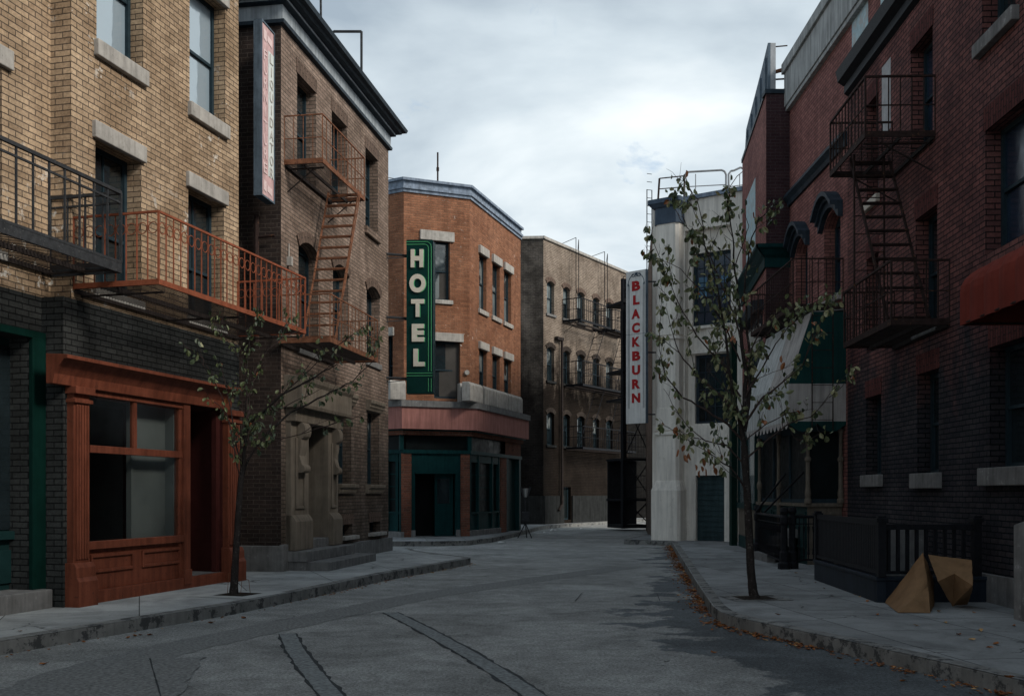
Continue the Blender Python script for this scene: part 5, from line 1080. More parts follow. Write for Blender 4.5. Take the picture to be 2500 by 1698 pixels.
# teal cornice round the bay
zt1_, zt0_ = zv(E2, 1760, 558), zv(E2, 1760, 607); pr = [(0, zt0_), (.05, zt0_), (.05, zt0_ + .22), (.12, zt0_ + .28), (.2, zt1_ - .12), (.26, zt1_ - .08), (.26, zt1_), (0, zt1_ + .03)]
mb = MB(E1); 
for i in range(len(pr) - 1):
    (a_, z0), (b_, z1) = pr[i], pr[i + 1]
    mb.face([(0, a_, z0), (E1.len + a_, a_, z0), (E1.len + b_, b_, z1), (0, b_, z1)]); mb.face([(-a_, a_, z0), (E2.len, a_, z0), (E2.len, b_, z1), (-b_, b_, z1)], F=E2)
mb.build('bay_cornice', 'teal_paint', E)
mb = MB(E1); zq = zt0_ - .9
a, b = E1.s(1700), E1.s(1730); mb.prof([(0, zq), (.2, zq), (.3, zq + .15), (.3, zq + .22), (0, zq + .25)], a - .2, b + .2); mb.build('bay_window_hood', 'slate', E)
wq = (a, b, zq - 1.9, zq - .05); mb = MB(E1); mb.box(a, b, .004, .03, wq[2], wq[3]); mb.build('bay_window', 'winframe', E); mb = MB(E1); mb.face([(a + .1, .035, wq[2] + .1), (b - .1, .035, wq[2] + .1), (b - .1, .035, wq[3] - .1), (a + .1, .035, wq[3] - .1)]); mb.build('pane', 'glass', E)
mb = MB(E2); a, b = E2.s(1741), E2.len; zz_ = zv(E2, 1760, 752); mb.box(0, E2.len, 0, .05, zz_ - .12, zz_); mb.build('bay_string', 'slate', E)
# billboard frame on the bay roof
BF = thing('roof_billboard', 'weathered grey billboard seen edge on above the red brick bay', 'billboard', E1.P(E1.len / 2, 0, TE))
a, b = .9, E1.len; z1 = at(1752, 100, 24.05).z
mb = MB(E1); mb.plate([(.2, TE + .1), (b, TE + .1), (b, z1), (b - 1.2, z1 - .15), (.6, TE + .75)], -.1, -.04)
for t in (.15, .35, .55, .75, .95): x = .3 + (b - .3) * t; mb.box(x - .03, x + .03, -.04, .0, TE + .1, TE + .1 + (z1 - TE - .3) * (.45 + .5 * t))
mb.build('panel', 'sign_edge', BF)
mb = MB(); p = E1.P(b - .05, -.1, 0); mb.box(p.x - .02, p.x + .12, -p.y - .04, -p.y + .04, TE + .1, z1, F=WORLD); mb.build('post', 'steel', BF)
for (v0, v1, r_, m_) in ((107, 104, .015, 'dark_iron'), (165, 156, .045, 'rust'), (181, 179, .02, 'dark_iron'), (212, 200, .015, 'dark_iron')):
    mb = MB(); mb.tube(at(1753, v0, 24.05), at(1786, v1, 24.1), r_); mb.build('strut', m_, BF)

# ---------------- near dark red building
f0 = Vector((6.42, 19.6)); f1 = Vector((5.12, -13.5)); FF = Frame(f0, f1); eFF = FF.len
Fb = thing('dark_red_brick_building', 'dark red brick building on the right with fire escape and grey sills', 'building', FF.P(6, 0, 0))
TF = zv(FF, 1915, 226, .0)
def rr(u0, u1, vt, vb, ub=None): return FF.rect(u0, u1, vt, vb, ub=ub)
W = []
nx0, nx1 = FF.s(1966), FF.s(1993)
W.append((nx0, nx1, zv(FF, 1966, 466), zv(FF, 1966, 243)))               # 3rd floor narrow
W.append((*rr(2066, 2116, 118, 300)[:2], 6.86, zv(FF, 2066, 118)))         # 3rd floor mid (opens on fire escape)
W.append((nx0, nx1, 4.05, zv(FF, 1964, 592)))                              # 2nd narrow
W.append((*rr(2077, 2126, 500, 720)[:2], 4.02, zv(FF, 2077, 500)))         # 2nd mid
W.append((*rr(1965, 1999, 905, 1078)[:2], zv(FF, 1965, 1079), zv(FF, 1965, 903)))
W.append((*rr(2081, 2129.5, 853, 1074)[:2], zv(FF, 2090, 1075), zv(FF, 2081, 850)))
rw = rr(2245, 2345, 789, 1060); W.append((rw[0], rw[1], zv(FF, 2245, 1063), zv(FF, 2245, 789)))
r2 = rr(2235, 2340, 298, 585); W.append((r2[0], r2[1], zv(FF, 2237, 578), zv(FF, 2237, 297)))
r3 = rr(2228, 2304, -60, 96); W.append((r3[0], r3[1], zv(FF, 2228, 100), zv(FF, 2228, 100) + 1.9))
wall(Fb, FF, 0, eFF, .1, TF, W, 'red_low', name='street_wall', depth=.25)
sl = {0: ('cream', .13, .06, .07), 1: None, 2: None, 3: ('stone_grey', .1, .05, .06), 4: ('stone_grey', .2, .09, .09), 5: ('stone_grey', .22, .12, .09), 6: ('stone_grey', .22, .16, .1), 7: None, 8: ('stone_grey', .17, .1, .1)}
for i, w_ in enumerate(W):
    window(Fb, FF, w_, dep=.2, pane='glass_blue' if i in (1, 7) else 'glass', fw=.07, sill=sl[i], lintel=('soldier_red', .3, .03, .008) if i != 8 else None, meet=.5, munt=(0, 0))
mb = MB(FF); mb.face([(0, -.4, .1), (0, 0, .1), (0, 0, TF), (0, -.4, TF)]); mb.build('end_wall', 'red_low', Fb)
mb = MB(FF); mb.prof([(0, TF - .05), (.08, TF), (.08, TF + .14), (.2, TF + .22), (.24, TF + .42), (0, TF + .5)], .05, eFF); mb.build('cornice', 'coal', Fb)
a, b = FF.s(2001), FF.s(2021); z0 = zv(FF, 2001, 312); z1 = zv(FF, 2001, 155); mb = MB(FF); mb.face([(a, .004, z0), (b, .004, z0), (b, .004, z1), (a, .004, z1)]); mb.build('painted_patch', 'ghost_white', Fb)
body(Fb, [xy(FF.P(0, -.42, 0)), xy(FF.P(eFF, -.42, 0)), xy(FF.P(eFF, -3, 0)), xy(FF.P(0, -3, 0))], .1, TF)
mb = MB(FF); mb.box(FF.s(2215), eFF, -.02, .07, .1, .5); mb.build('plinth', 'stone_grey', Fb)
mb = MB(FF); a = FF.s(2305, .3); p = at(2298, 1400, 11.4)
mb = MB(); mb.prof([(-11.4, .1), (-10.4, .1), (-10.4, 1.19), (-10.9, 1.29), (-11.4, 1.19)], p.x, p.x + .6, F=WORLD); tag(mb.build('stone_pier', 'stone_grey', bevel=.02), 'grey stone pier with sloped cap at the right edge', 'pier')

# fire escape of the near red building
s_a, s_b = FF.s(1912, 1.05), FF.s(1970, 1.05)
fy = lambda Y: (19.6 - Y) / abs(FF.d.y)
fe3 = escape('fire_escape', 'dark rusty fire escape with open stairs on the dark red brick front', FF, fy(17.0), fy(15.1), 1.02, 6.84, .85, 'dark_iron', sp=.17, mid=.5, r=.011, rail=.022, cat='fire escape', slat=.07)
escape_floor(fe3, FF, fy(16.9), fy(14.55), .82, 3.98, .87, 'dark_iron', .17, r=.011, rail=.022, mid=.5)
A1_ = FF.sz(2034, 640, .45); B1_ = FF.sz(2000, 395, .6)
ladder(fe3, FF, (fy(15.0), .40, 3.98), (fy(16.2), .62, 6.84), (0, 1), .6, 12, 'dark_iron', rail=.024, treads=True)
ladder(fe3, FF, (fy(16.0), .69, 4.0), (fy(16.0), .69, 6.84), (0, 1), .46, 10, 'dark_iron', rail=.018, rung=.01)
# balcony of the tall red building
gb = escape('iron_balcony', 'black iron balcony above the striped canvas awning', E3, .35, 3.98, .98, 5.2, .92, 'dark_iron', sp=.16, r=.010, rail=.02, mid=.5, cat='balcony', group=None)
ladder(gb, E3, (4.27, .49, 2.75), (4.27, .49, 6.1), (0, 1), .40, 10, 'dark_iron', rail=.012, rung=.008)
bpy.context.view_layer.update()
# ---------------- striped awning
AW = thing('canvas_awning', 'large teal and grey canvas awning with scalloped valance over the shop', 'awning', (5.9, 21.5, 2.9))
xo, xt, xw = 5.36, 5.82, 6.48; zA0, zA1, zA2 = 2.93, 3.66, 5.05; Yn, Yf = 19.85, 23.4
def q4(name, pts, mat, th=.008):
    mb = MB(); mb.face(pts); o = mb.build(name, mat, AW); s_ = o.modifiers.new('thickness', 'SOLIDIFY'); s_.thickness = th; return o
q4('side_panel', [(xo, Yn, zA1), (xw, Yn, zA1), (xw, Yn, zA2), (xt, Yn, zA2)], 'awn_teal'); q4('side_drop', [(xo, Yn, zA0), (xw, Yn, zA0), (xw, Yn, zA1), (xo, Yn, zA1)], 'awn_grey')
n = 12
for i in range(n):
    y0, y1 = Yn + (Yf - Yn) * i / n, Yn + (Yf - Yn) * (i + 1) / n
    q4('slope_stripe', [(xo, y0, zA1), (xo, y1, zA1), (xt, y1 , zA2), (xt, y0, zA2)], 'awn_pale' if i > 4 else 'awn_grey')
q4('front_drop', [(xo, Yn, zA0), (xo, Yf, zA0), (xo, Yf, zA1), (xo, Yn, zA1)], 'awn_pale'); q4('top_panel', [(xt, Yn, zA2), (xt, Yf, zA2), (xw, Yf, zA2 + .05), (xw, Yn, zA2 + .05)], 'awn_pale'); q4('side_panel', [(xo, Yf, zA0), (xw, Yf, zA0), (xw, Yf, zA2), (xt, Yf, zA2), (xo, Yf, zA1)], 'awn_teal')
def scallop(p, q, n_, h_, mat):
    mb = MB(); P_, Q_ = Vector(p), Vector(q)
    for i in range(n_):
        a, b = P_.lerp(Q_, i / n_), P_.lerp(Q_, (i + 1) / n_); pts = [tuple(a)] + [tuple(a.lerp(b, t / 6) - Vector((0, 0, h_ * (math.sin(math.pi * min(1, max(0, t / 6))) ** .8)))) for t in range(0, 7)] + [tuple(b)]
        top = [tuple(a), tuple(b)]
        for t in range(6):
            c, d = a.lerp(b, t / 6), a.lerp(b, (t + 1) / 6); hz = lambda k: h_ * (.25 + .75 * math.sin(math.pi * k / 6))
            mb.face([tuple(c), tuple(d), tuple(d - Vector((0, 0, hz(t + 1)))), tuple(c - Vector((0, 0, hz(t))))])
    return mb.build('valance', mat, AW)
scallop((xo, Yn - .004, zA0), (xw, Yn - .004, zA0), 2, .2, 'awn_teal'); scallop((xo - .004, Yn, zA0), (xo - .004, Yf, zA0), 12, .15, 'awn_grey')
for x_, y_ in ((xo + .02, Yn + .02), (xo + .02, Yf - .02)):
    mb = MB(); mb.tube((x_, y_, zA0), (xw, y_, zA0), .015); mb.tube((x_, y_, zA1), (xt, y_, zA2 - .01), .015); mb.build('awning_frame', 'dark_iron', AW)
# ---------------- shop bay under the awning
SP = thing('shop_bay', 'dark shopfront bay with turned cream colonettes under the canvas awning', 'shopfront', (6.1, 21.5, .14))
bx0 = 5.78; sy = 20.05
zs_, zpn = zv(Frame((5.5, sy), (6.5, sy)), 1880, 1143), 0
FSn = Frame((bx0, sy), (6.46, sy)); FSf = Frame((bx0, 24.0), (bx0, sy))
for F_, ln in ((FSn, FSn.len), (FSf, FSf.len)):
    mb = MB(F_); mb.face([(0, 0, .14), (ln, 0, .14), (ln, 0, zs_ - .05), (0, 0, zs_ - .05)]); k = max(1, round(ln / .68))
    if F_ is FSf: k = 3
    for i in range(k):
        a, b = ln * i / k + .06, ln * (i + 1) / k - .06; mb.box(a, a + .05, 0, .025, .45, zs_ - .15); mb.box(b - .05, b, 0, .025, .45, zs_ - .15); mb.box(a + .05, b - .05, 0, .024, zs_ - .2, zs_ - .15); mb.box(a + .05, b - .05, 0, .024, .45, .5)
    mb.build('bulkhead', 'tan_dim' if F_ is FSn else 'door_dark', SP, bevel=.004)
    mb = MB(F_); mb.box(-.05, ln, -.02, .06, zs_ - .05, zs_ + .02); mb.build('sill', 'tan_dim', SP, bevel=.006)
    mb = MB(F_); mb.box(0, ln, -.06, 0, 2.75, 3.1); mb.box(0, ln, -.06, 0, zs_ + .02, zs_ + .1)
    for i in range(k + 1): x = min(max(ln * i / k, .03), ln - .03); mb.box(x - .03, x + .03, -.06, 0, zs_ + .1, 2.75)
    mb.build('window_frame', 'winframe', SP)
    mb = MB(F_); mb.face([(0, -.04, zs_), (ln, -.04, zs_), (ln, -.04, 2.8), (0, -.04, 2.8)]); mb.build('pane', 'glass_dark', SP)
def colonette(x, y, zb, zt):
    h_ = zt - zb; mb = MB(); r_ = .045
    mb.lathe((x, y, zb), [(0, 0), (r_ * 1.6, 0), (r_ * 1.6, .06), (r_ * 1.2, .1), (r_ * 1.35, .2), (r_, .3), (r_ * .95, h_ * .55), (r_ * 1.4, h_ * .57), (r_ * 1.4, h_ * .6), (r_ * .8, h_ * .63), (r_ * .75, h_ * .92), (r_ * 1.3, h_ * .96), (r_ * 1.3, h_), (0, h_)], 14)
    return mb.build('colonette', 'tan_dim', SP, smooth=False)
colonette(6.42, sy - .05, zs_ + .02, 2.8); colonette(bx0, sy - .05, zs_ + .02, 2.8); colonette(bx0 - .05, 22.0, .15, 2.8); colonette(bx0 - .05, 23.7, .15, 2.8)
# green shop post and tan panel beyond
e_ = P2(1656, 27.5); mb = MB(); mb.box(e_[0], e_[0] + .15, -27.6, -27.3, .1, 5.6, F=WORLD); tag(mb.build('green_post', 'green_paint'), 'dark green shopfront post against the white wall edge', 'post')
SP2 = thing('far_shopfront', 'narrow dark shopfront with tan lower panel beside the green post', 'shopfront', (6.1, 25.5, .14))
FG = Frame((6.02, 27.2), (5.72, 24.05)); mb = MB(FG); mb.box(0, FG.len, -.3, 0, .1, .45); mb.build('plinth', 'door_dark', SP2); mb = MB(FG); mb.box(0, FG.len, -.3, -.01, .45, 1.15); mb.build('bulkhead', 'tan_dim', SP2)
mb = MB(FG); mb.box(0, FG.len, -.3, .05, 1.15, 1.3); mb.box(0, FG.len, -.3, .02, 3.2, 3.7); 
for x in (.04, FG.len / 2, FG.len - .04): mb.box(x - .05, x + .05, -.3, .02, 1.3, 3.2)
mb.build('window_frame', 'door_dark', SP2); mb = MB(FG); mb.face([(0, -.03, 1.3), (FG.len, -.03, 1.3), (FG.len, -.03, 3.2), (0, -.03, 3.2)]); mb.build('pane', 'glass_pale', SP2)
# ---------------- stoop with cast iron railings
ST = thing('iron_stoop_railing', 'black cast iron stoop railing with heavy newel posts below the awning', 'railing', (5.2, 20, .14))
def newel(x, y, par, h_=1.15):
    mb = MB(); mb.lathe((x, y, .14), [(0, 0), (.12, 0), (.12, .1), (.09, .14), (.09, .3), (.065, .34), (.06, .8), (.08, .84), (.08, .95), (.05, 1.0), (.085, 1.06), (.07, h_ - .02), (0, h_)], 10); return mb.build('newel_post', 'coal', par)
nA = gp(1779, 1290); nB = gp(1797, 1289)
for p in (nA, nB, Vector((5.3, 22.1, 0))): newel(p.x, p.y, ST)
def iron(par, a, b, z0, z1, n_, slope=0):
    mb = MB(); A_, B_ = Vector((*a, 0)), Vector((*b, 0))
    mb.tube(A_ + Vector((0, 0, z1)), B_ + Vector((0, 0, z1 + slope)), .03, n=6); mb.tube(A_ + Vector((0, 0, z0)), B_ + Vector((0, 0, z0 + slope)), .025, n=4); mb.tube(A_ + Vector((0, 0, z1 - .13)), B_ + Vector((0, 0, z1 - .13 + slope)), .014, n=4)
    for i in range(n_):
        t = (i + .5) / n_; p = A_.lerp(B_, t) + Vector((0, 0, slope * t)); mb.tube(p + Vector((0, 0, z0)), p + Vector((0, 0, z1)), .011, n=5); mb.tube(p + Vector((0, 0, z0 + .1)), p + Vector((0, 0, z0 + .22)), .024, .012, n=5); mb.tube(p + Vector((0, 0, z1 - .3)), p + Vector((0, 0, z1 - .18)), .012, .024, n=5)
    return mb.build('railing_panel', 'coal', par)
iron(ST, (nA.x, nA.y), (5.3, 22.1), .28, 1.1, 22); iron(ST, (nB.x, nB.y), (5.75, 19.1), .3, 1.1, 6)
for a_, b_ in (((5.15, 20.9, 1.15), (5.72, 20.1, 1.95)), ((5.25, 22.0, 1.15), (5.72, 21.4, 1.95))):
    mb = MB(); mb.tube(a_, b_, .022); mb.build('handrail', 'coal', ST)
mb = MB()
for i in range(4): mb.box(5.15 + i * .17, 5.78, -(21.9), -20.7, .1, .3 + i * .17, F=WORLD)
tag(mb.build('stoop_steps', 'stone_grey'), 'dark stone stoop steps behind the iron railing under the awning', 'steps')
# ---------------- cellar enclosure
CE = thing('cellar_enclosure', 'black cellar enclosure of boards and balusters on a low kerb', 'enclosure', (5.2, 14.5, .14))
cn = gp(1990, 1366); cf = gp(1847, 1314); FCE = Frame((cf.x, cf.y), (cn.x, cn.y)); FCR = Frame((cn.x, cn.y), (6.15, cn.y + .05)); le = FCE.len; lr = FCR.len
for F_, ln in ((FCE, le), (FCR, lr)): mb = MB(F_); mb.box(0, ln, -.12, 0, .1, .42); mb.box(-.02 if F_ is FCR else 0, ln + .02, -.14, .02, .42, .47); mb.build('low_wall', 'dark_slate', CE, bevel=.008)
mb = MB(FCE); mb.box(0, le, -.07, -.02, 1.12, 1.2); mb.box(0, le, -.07, -.02, .5, .55)
nb_ = int(le / .085)
for i in range(nb_): x = (i + .5) * le / nb_; mb.box(x - .033, x + .033, -.055, -.035, .55, 1.12)
mb.build('board_panel', 'coal', CE)
mb = MB(FCR); mb.box(.05, lr - .1, -.09, -.02, 1.07, 1.14); mb.box(.05, lr - .1, -.08, -.03, .5, .54); mb.build('rail', 'coal', CE)
for i in range(9): x = .17 + i * (lr - .35) / 9.2; mb = MB(FCR); mb.box(x - .02, x + .02, -.075, -.035, .54, 1.07); mb.build('baluster', 'coal', CE)
for F_, x in ((FCE, .04), (FCE, le + .0), (FCR, lr - .16)):
    mb = MB(F_); mb.box(x - .05, x + .05, -.1, 0, .47, 1.17); mb.box(x - .07, x + .07, -.12, .02, 1.17, 1.22); mb.box(x - .05, x + .05, -.1, 0, 1.22, 1.25); mb.build('post', 'coal', CE)
mb = MB(); mb.face([(cn.x + .2, cn.y + 2.4, .1), (6.3, cn.y + 2.4, .1), (6.3, cn.y + 2.4, 1.05), (cn.x + .2, cn.y + 2.4, 1.05)]); tag(mb.build('cellar_wall', 'stone_grey'), 'mottled stone wall seen between the black balusters', 'wall')
# ---------------- red awning
RA = thing('red_awning', 'rounded red canvas awning at the right edge on dark brick', 'awning', FF.P(fy(11.5), .4, 3.5))
mb = MB(FF); s0, s1 = fy(12.15), fy(10.2); n_ = 60; mrow = 12; z0 = 3.53; H_ = .80; O_ = .80
zv0 = z0; rows = []
def prof_pt(t): # t 0..1 from bottom front to wall top
    if t < .35: return 1.0, t / .35 * .5
    a = (t - .35) / .65 * math.pi / 2; return math.cos(a), .5 + .5 * math.sin(a)
for i in range(n_ + 1):
    f = i / n_; x = s0 + (s1 - s0) * f; e_ = min(1, ((1 - abs(2 * f - 1) ** 9)) ** .5) if 0 < f < 1 else 0
    rows.append([(x, max(.0, O_ * prof_pt(j / mrow)[0]) * (.955 + .045 * abs(math.cos(f * math.pi * 5))), z0 + H_ * prof_pt(j / mrow)[1]) for j in range(mrow + 1)])
for i in range(n_):
    for j in range(mrow): mb.face([rows[i][j], rows[i + 1][j], rows[i + 1][j + 1], rows[i][j + 1]])
for row in (rows[0], rows[-1]): mb.face([(row[0][0], 0, z0)] + row)
mb.build('canopy', 'awn_red', RA)
mb = MB(FF); mb.path([(s0, 0, z0 + .02), (s0, O_ - .03, z0 + .02), (s1, O_ - .03, z0 + .02), (s1, 0, z0 + .02)], .015); mb.build('awning_frame', 'dark_iron', RA)

# ================================================================ SMALL THINGS
# kraft paper sheets
def sheet(name, label, pts, faces):
    mb = MB()
    for f in faces: mb.face([pts[k] for k in f])
    o = mb.build(name, 'kraft'); s_ = o.modifiers.new('subdiv', 'SUBSURF'); s_.subdivision_type = 'SIMPLE'; s_.levels = s_.render_levels = 4
    tx = bpy.data.textures.new('crumple', 'CLOUDS'); tx.noise_scale = .22; d = o.modifiers.new('crumple', 'DISPLACE'); d.texture = tx; d.strength = .03; d.mid_level = .5; t2 = bpy.data.textures.new('crease', 'CLOUDS'); t2.noise_scale = .07; d2 = o.modifiers.new('crease', 'DISPLACE'); d2.texture = t2; d2.strength = .008
    s2 = o.modifiers.new('thickness', 'SOLIDIFY'); s2.thickness = .004
    return tag(o, label, 'paper sheet')
b = lambda u, v, Y: tuple(at(u, v, Y))
sheet('kraft_paper_sheet', 'brown kraft paper sheet standing folded like a tent by the black enclosure', {0: b(2094, 1252, 12.55), 1: tuple(gp(2008, 1366, .145)), 2: tuple(gp(2037, 1389, .145)), 3: tuple(gp(2111, 1389, .145)), 4: b(2104, 1330, 12.35), 5: b(2115, 1310, 12.9), 6: tuple(gp(2120, 1365, .145))}, [(0, 1, 2, 4), (4, 2, 3), (0, 4, 5), (4, 3, 6, 5)])
sheet('kraft_paper_sheet', 'second brown kraft paper sheet leaning open on the right of the tent shaped one', {0: b(2105, 1258, 12.75), 1: b(2204, 1270, 12.6), 2: b(2206, 1327, 12.1), 3: tuple(gp(2160, 1374, .15)), 4: b(2128, 1318, 12.3), 5: b(2198, 1362, 12.75), 6: b(2165, 1300, 12.45), 7: tuple(gp(2195, 1371, .145))}, [(0, 4, 6), (0, 6, 1), (1, 6, 2), (4, 3, 6), (6, 3, 2), (1, 2, 5), (5, 2, 3, 7)])
# lamp on tripod
LP = thing('tripod_lamp', 'work lamp on a thin tripod stand beside the hotel side door', 'lamp', gp(1192, 1220, 0))
lp = gp(1192, 1220, 0); Y_ = lp.y; hz = lambda v: CZ + (VH - v) / FD * Y_
mb = MB(); mb.tube((lp.x, Y_, .5), (lp.x, Y_, hz(1128)), .022); mb.build('pole', 'black_iron', LP)
for a in (80, 200, 320):
    mb = MB(); mb.tube((lp.x, Y_, hz(1186)), (lp.x + .28 * math.cos(R(a)), Y_ + .28 * math.sin(R(a)), 0.01), .018); mb.build('leg', 'black_iron', LP)
mb = MB(); mb.box(lp.x - .13, lp.x + .13, -(Y_ + .1), -(Y_ - .1), hz(1183), hz(1160), F=WORLD); mb.build('ballast_box', 'black_iron', LP, bevel=.03)
mb = MB(); mb.lathe((lp.x, Y_, hz(1127)), [(0, 0), (.05, 0), (.12, .3), (.02, .3)], 10); mb.build('lamp_head', 'glasslamp', LP)
for s_ in (-1, 1): mb = MB(); mb.face([(lp.x + s_ * .12, Y_ - .1, hz(1105)), (lp.x + s_ * .2, Y_ - .12, hz(1104)), (lp.x + s_ * .1, Y_ - .1, hz(1124)), (lp.x + s_ * .06, Y_ - .1, hz(1124))]); mb.build('barn_door', 'black_iron', LP)
# scraps of paper
for i, (u, v) in enumerate(((1139, 1231), (1237, 1208), (1254, 1202), (1262, 1203), (1252, 1204), (1320, 1199))):
    p = gp(u, v, .0); mb = MB(); r_ = .09 if i else .14; mb.face([(p.x - r_, p.y - .06, .01), (p.x + r_ * .8, p.y - .08, .03), (p.x + r_, p.y + .08, .012), (p.x - r_ * .7, p.y + .1, .05)]); tag(mb.build('paper_scrap', 'litter'), 'small crumpled white paper scrap lying on the street near the hotel', 'litter', 'white paper scraps on the street')
# ================================================================ TREES
def leaf(mb, p, d, L_, w_, m, rnd):
    d = d.normalized(); side = d.cross(Vector((rnd.uniform(-1, 1), rnd.uniform(-1, 1), rnd.uniform(-.2, .2)))).normalized(); nn = side.cross(d)
    fold = nn * w_ * .28; curl = nn * L_ * rnd.uniform(-.22, .22)
    a = p; t = p + d * L_ + curl; mids = [p + d * L_ * .22, p + d * L_ * .55 + curl * .3, p + d * L_ * .82 + curl * .7]; ws = [.38, .5, .3]
    l_ = [mids[k] + side * w_ * ws[k] + fold for k in range(3)]; r_ = [mids[k] - side * w_ * ws[k] + fold for k in range(3)]
    mb.face([tuple(a), tuple(mids[0]), tuple(l_[0])], [(0, 0)] * 3, m); mb.face([tuple(a), tuple(r_[0]), tuple(mids[0])], [(0, 0)] * 3, m)
    for k in range(2):
        mb.face([tuple(mids[k]), tuple(mids[k + 1]), tuple(l_[k + 1]), tuple(l_[k])], [(0, 0)] * 4, m); mb.face([tuple(r_[k]), tuple(r_[k + 1]), tuple(mids[k + 1]), tuple(mids[k])], [(0, 0)] * 4, m)
    mb.face([tuple(mids[2]), tuple(t), tuple(l_[2])], [(0, 0)] * 3, m); mb.face([tuple(r_[2]), tuple(t), tuple(mids[2])], [(0, 0)] * 3, m)
def tree(label, base, Yt, trunk, limbs, seed, nleaf, lsize, leafmats, wts, dens=None, extra=()):
    rnd = random.Random(seed); T = thing('pear_tree', label, 'tree', (base.x, base.y, .14), 'young street trees')
    tm = MB(); 
    for (u0, v0, r0), (u1, v1, r1) in zip(trunk[:-1], trunk[1:]):
        a, b_ = at(u0, v0, Yt), at(u1, v1, Yt); k = 4
        for i in range(k):
            p, q = a.lerp(b_, i / k), a.lerp(b_, (i + 1) / k); rr_ = lambda t: r0 + (r1 - r0) * t
            tm.tube(p, q, rr_(i / k) * (1 + .05 * math.sin(i * 2.1)), rr_((i + 1) / k) * (1 + .05 * math.sin(i * 2.1 + 2.1)), n=10, caps=False)
    tw = MB(); lv = MB(); tips = []
    def limb(pts, r0, r1, lvl):
        'pts world; wobble; spawns twigs'
        P_ = []
        for a, b_ in zip(pts[:-1], pts[1:]):
            k = max(2, int((b_ - a).length / .11))
            for i in range(k): P_.append(a.lerp(b_, i / k) + Vector((rnd.uniform(-1, 1), rnd.uniform(-1, 1), rnd.uniform(-1, 1))) * (.010 if lvl < 2 else .012))
        P_.append(pts[-1]); n = len(P_) - 1; tgt = tm if lvl == 0 and r0 > .02 else tw
        for i in range(n): tgt.tube(P_[i], P_[i + 1], r0 + (r1 - r0) * i / n, r0 + (r1 - r0) * (i + 1) / n, n=6 if lvl < 1 else 4, caps=False)
        return P_
    def grow(P_, lvl, up):
        n = len(P_)
        step = 3 if lvl == 0 else 2
        for i in range(2 if lvl == 0 else 1, n, step):
            if rnd.random() < .08: continue
            d = (P_[min(i + 1, n - 1)] - P_[i - 1]).normalized(); out_ = Vector((rnd.uniform(-1, 1), rnd.uniform(-1, 1), rnd.uniform(-.2, .8))).normalized()
            dd = (d * .75 + out_ * .8 + Vector((0, 0, up))).normalized(); L_ = rnd.uniform(.25, .6) if lvl == 0 else rnd.uniform(.10, .26)
            q = [P_[i], P_[i] + dd * L_ * .5, P_[i] + dd * L_ + Vector((rnd.uniform(-.05, .05), rnd.uniform(-.05, .05), rnd.uniform(-.03, .06)))]
            Q = limb(q, .0065 if lvl == 0 else .0036, .0028 if lvl == 0 else .002, lvl + 1)
            for k in range(len(Q)): tips.append((Q[k], dd, lvl + 1, k / len(Q)))
            if lvl == 0: grow(Q, 1, up)
        tips.append((P_[-1], (P_[-1] - P_[-2]).normalized(), 1, 1))
    for pix, r0, r1, dy in limbs:
        m_ = len(pix) - 1
        pts = [at(u, v, Yt + dy * (i / m_)) for i, (u, v) in enumerate(pix)]
        P_ = limb(pts, r0, r1, 0); grow(P_, 0, .15)
        for k in range(len(P_) // 2, len(P_)): tips.append((P_[k], Vector((0, 0, 1)), 1, .5))
    rnd.shuffle(tips); cnt = 0
    while cnt < nleaf:
        p, d, l_, f = rnd.choice(tips)
        if dens and rnd.random() > dens(p): continue
        for _ in range(rnd.choice((1, 2, 3, 4))):
            dd = Vector((rnd.gauss(0, .35), rnd.gauss(0, .35), -1 + rnd.gauss(0, .32))) + d * .25
            if rnd.random() < .2: dd = d + Vector((rnd.gauss(0, .5), rnd.gauss(0, .5), rnd.gauss(0, .4)))
            s_ = lsize * rnd.uniform(.55, 1.2); pp = p + Vector((rnd.gauss(0, .02), rnd.gauss(0, .02), rnd.gauss(0, .02)))
            st = pp + dd.normalized() * s_ * .35; tw.tube(pp, st, .0015, n=3, caps=False)
            leaf(lv, st, dd, s_, s_ * rnd.uniform(.5, .72), rnd.choices(leafmats, wts)[0], rnd); cnt += 1
    for (u, v, m_, k) in extra:
        c = at(u, v, Yt - .2)
        for _ in range(k):
            p = c + Vector((rnd.gauss(0, .06), rnd.gauss(0, .06), rnd.gauss(0, .06))); leaf(lv, p, Vector((rnd.gauss(0, .3), rnd.gauss(0, .3), -1)), lsize * rnd.uniform(.9, 1.3), lsize * .6, m_, rnd)
    tm.build('trunk', 'bark', T, smooth=True, recalc=True); tw.build('twigs', 'twig', T); lv.build('crown', None, T, recalc=False)
    return T
LM = ['leaf_a', 'leaf_b', 'leaf_c', 'leaf_e', 'leaf_d']
bL = gp(530, 1347)
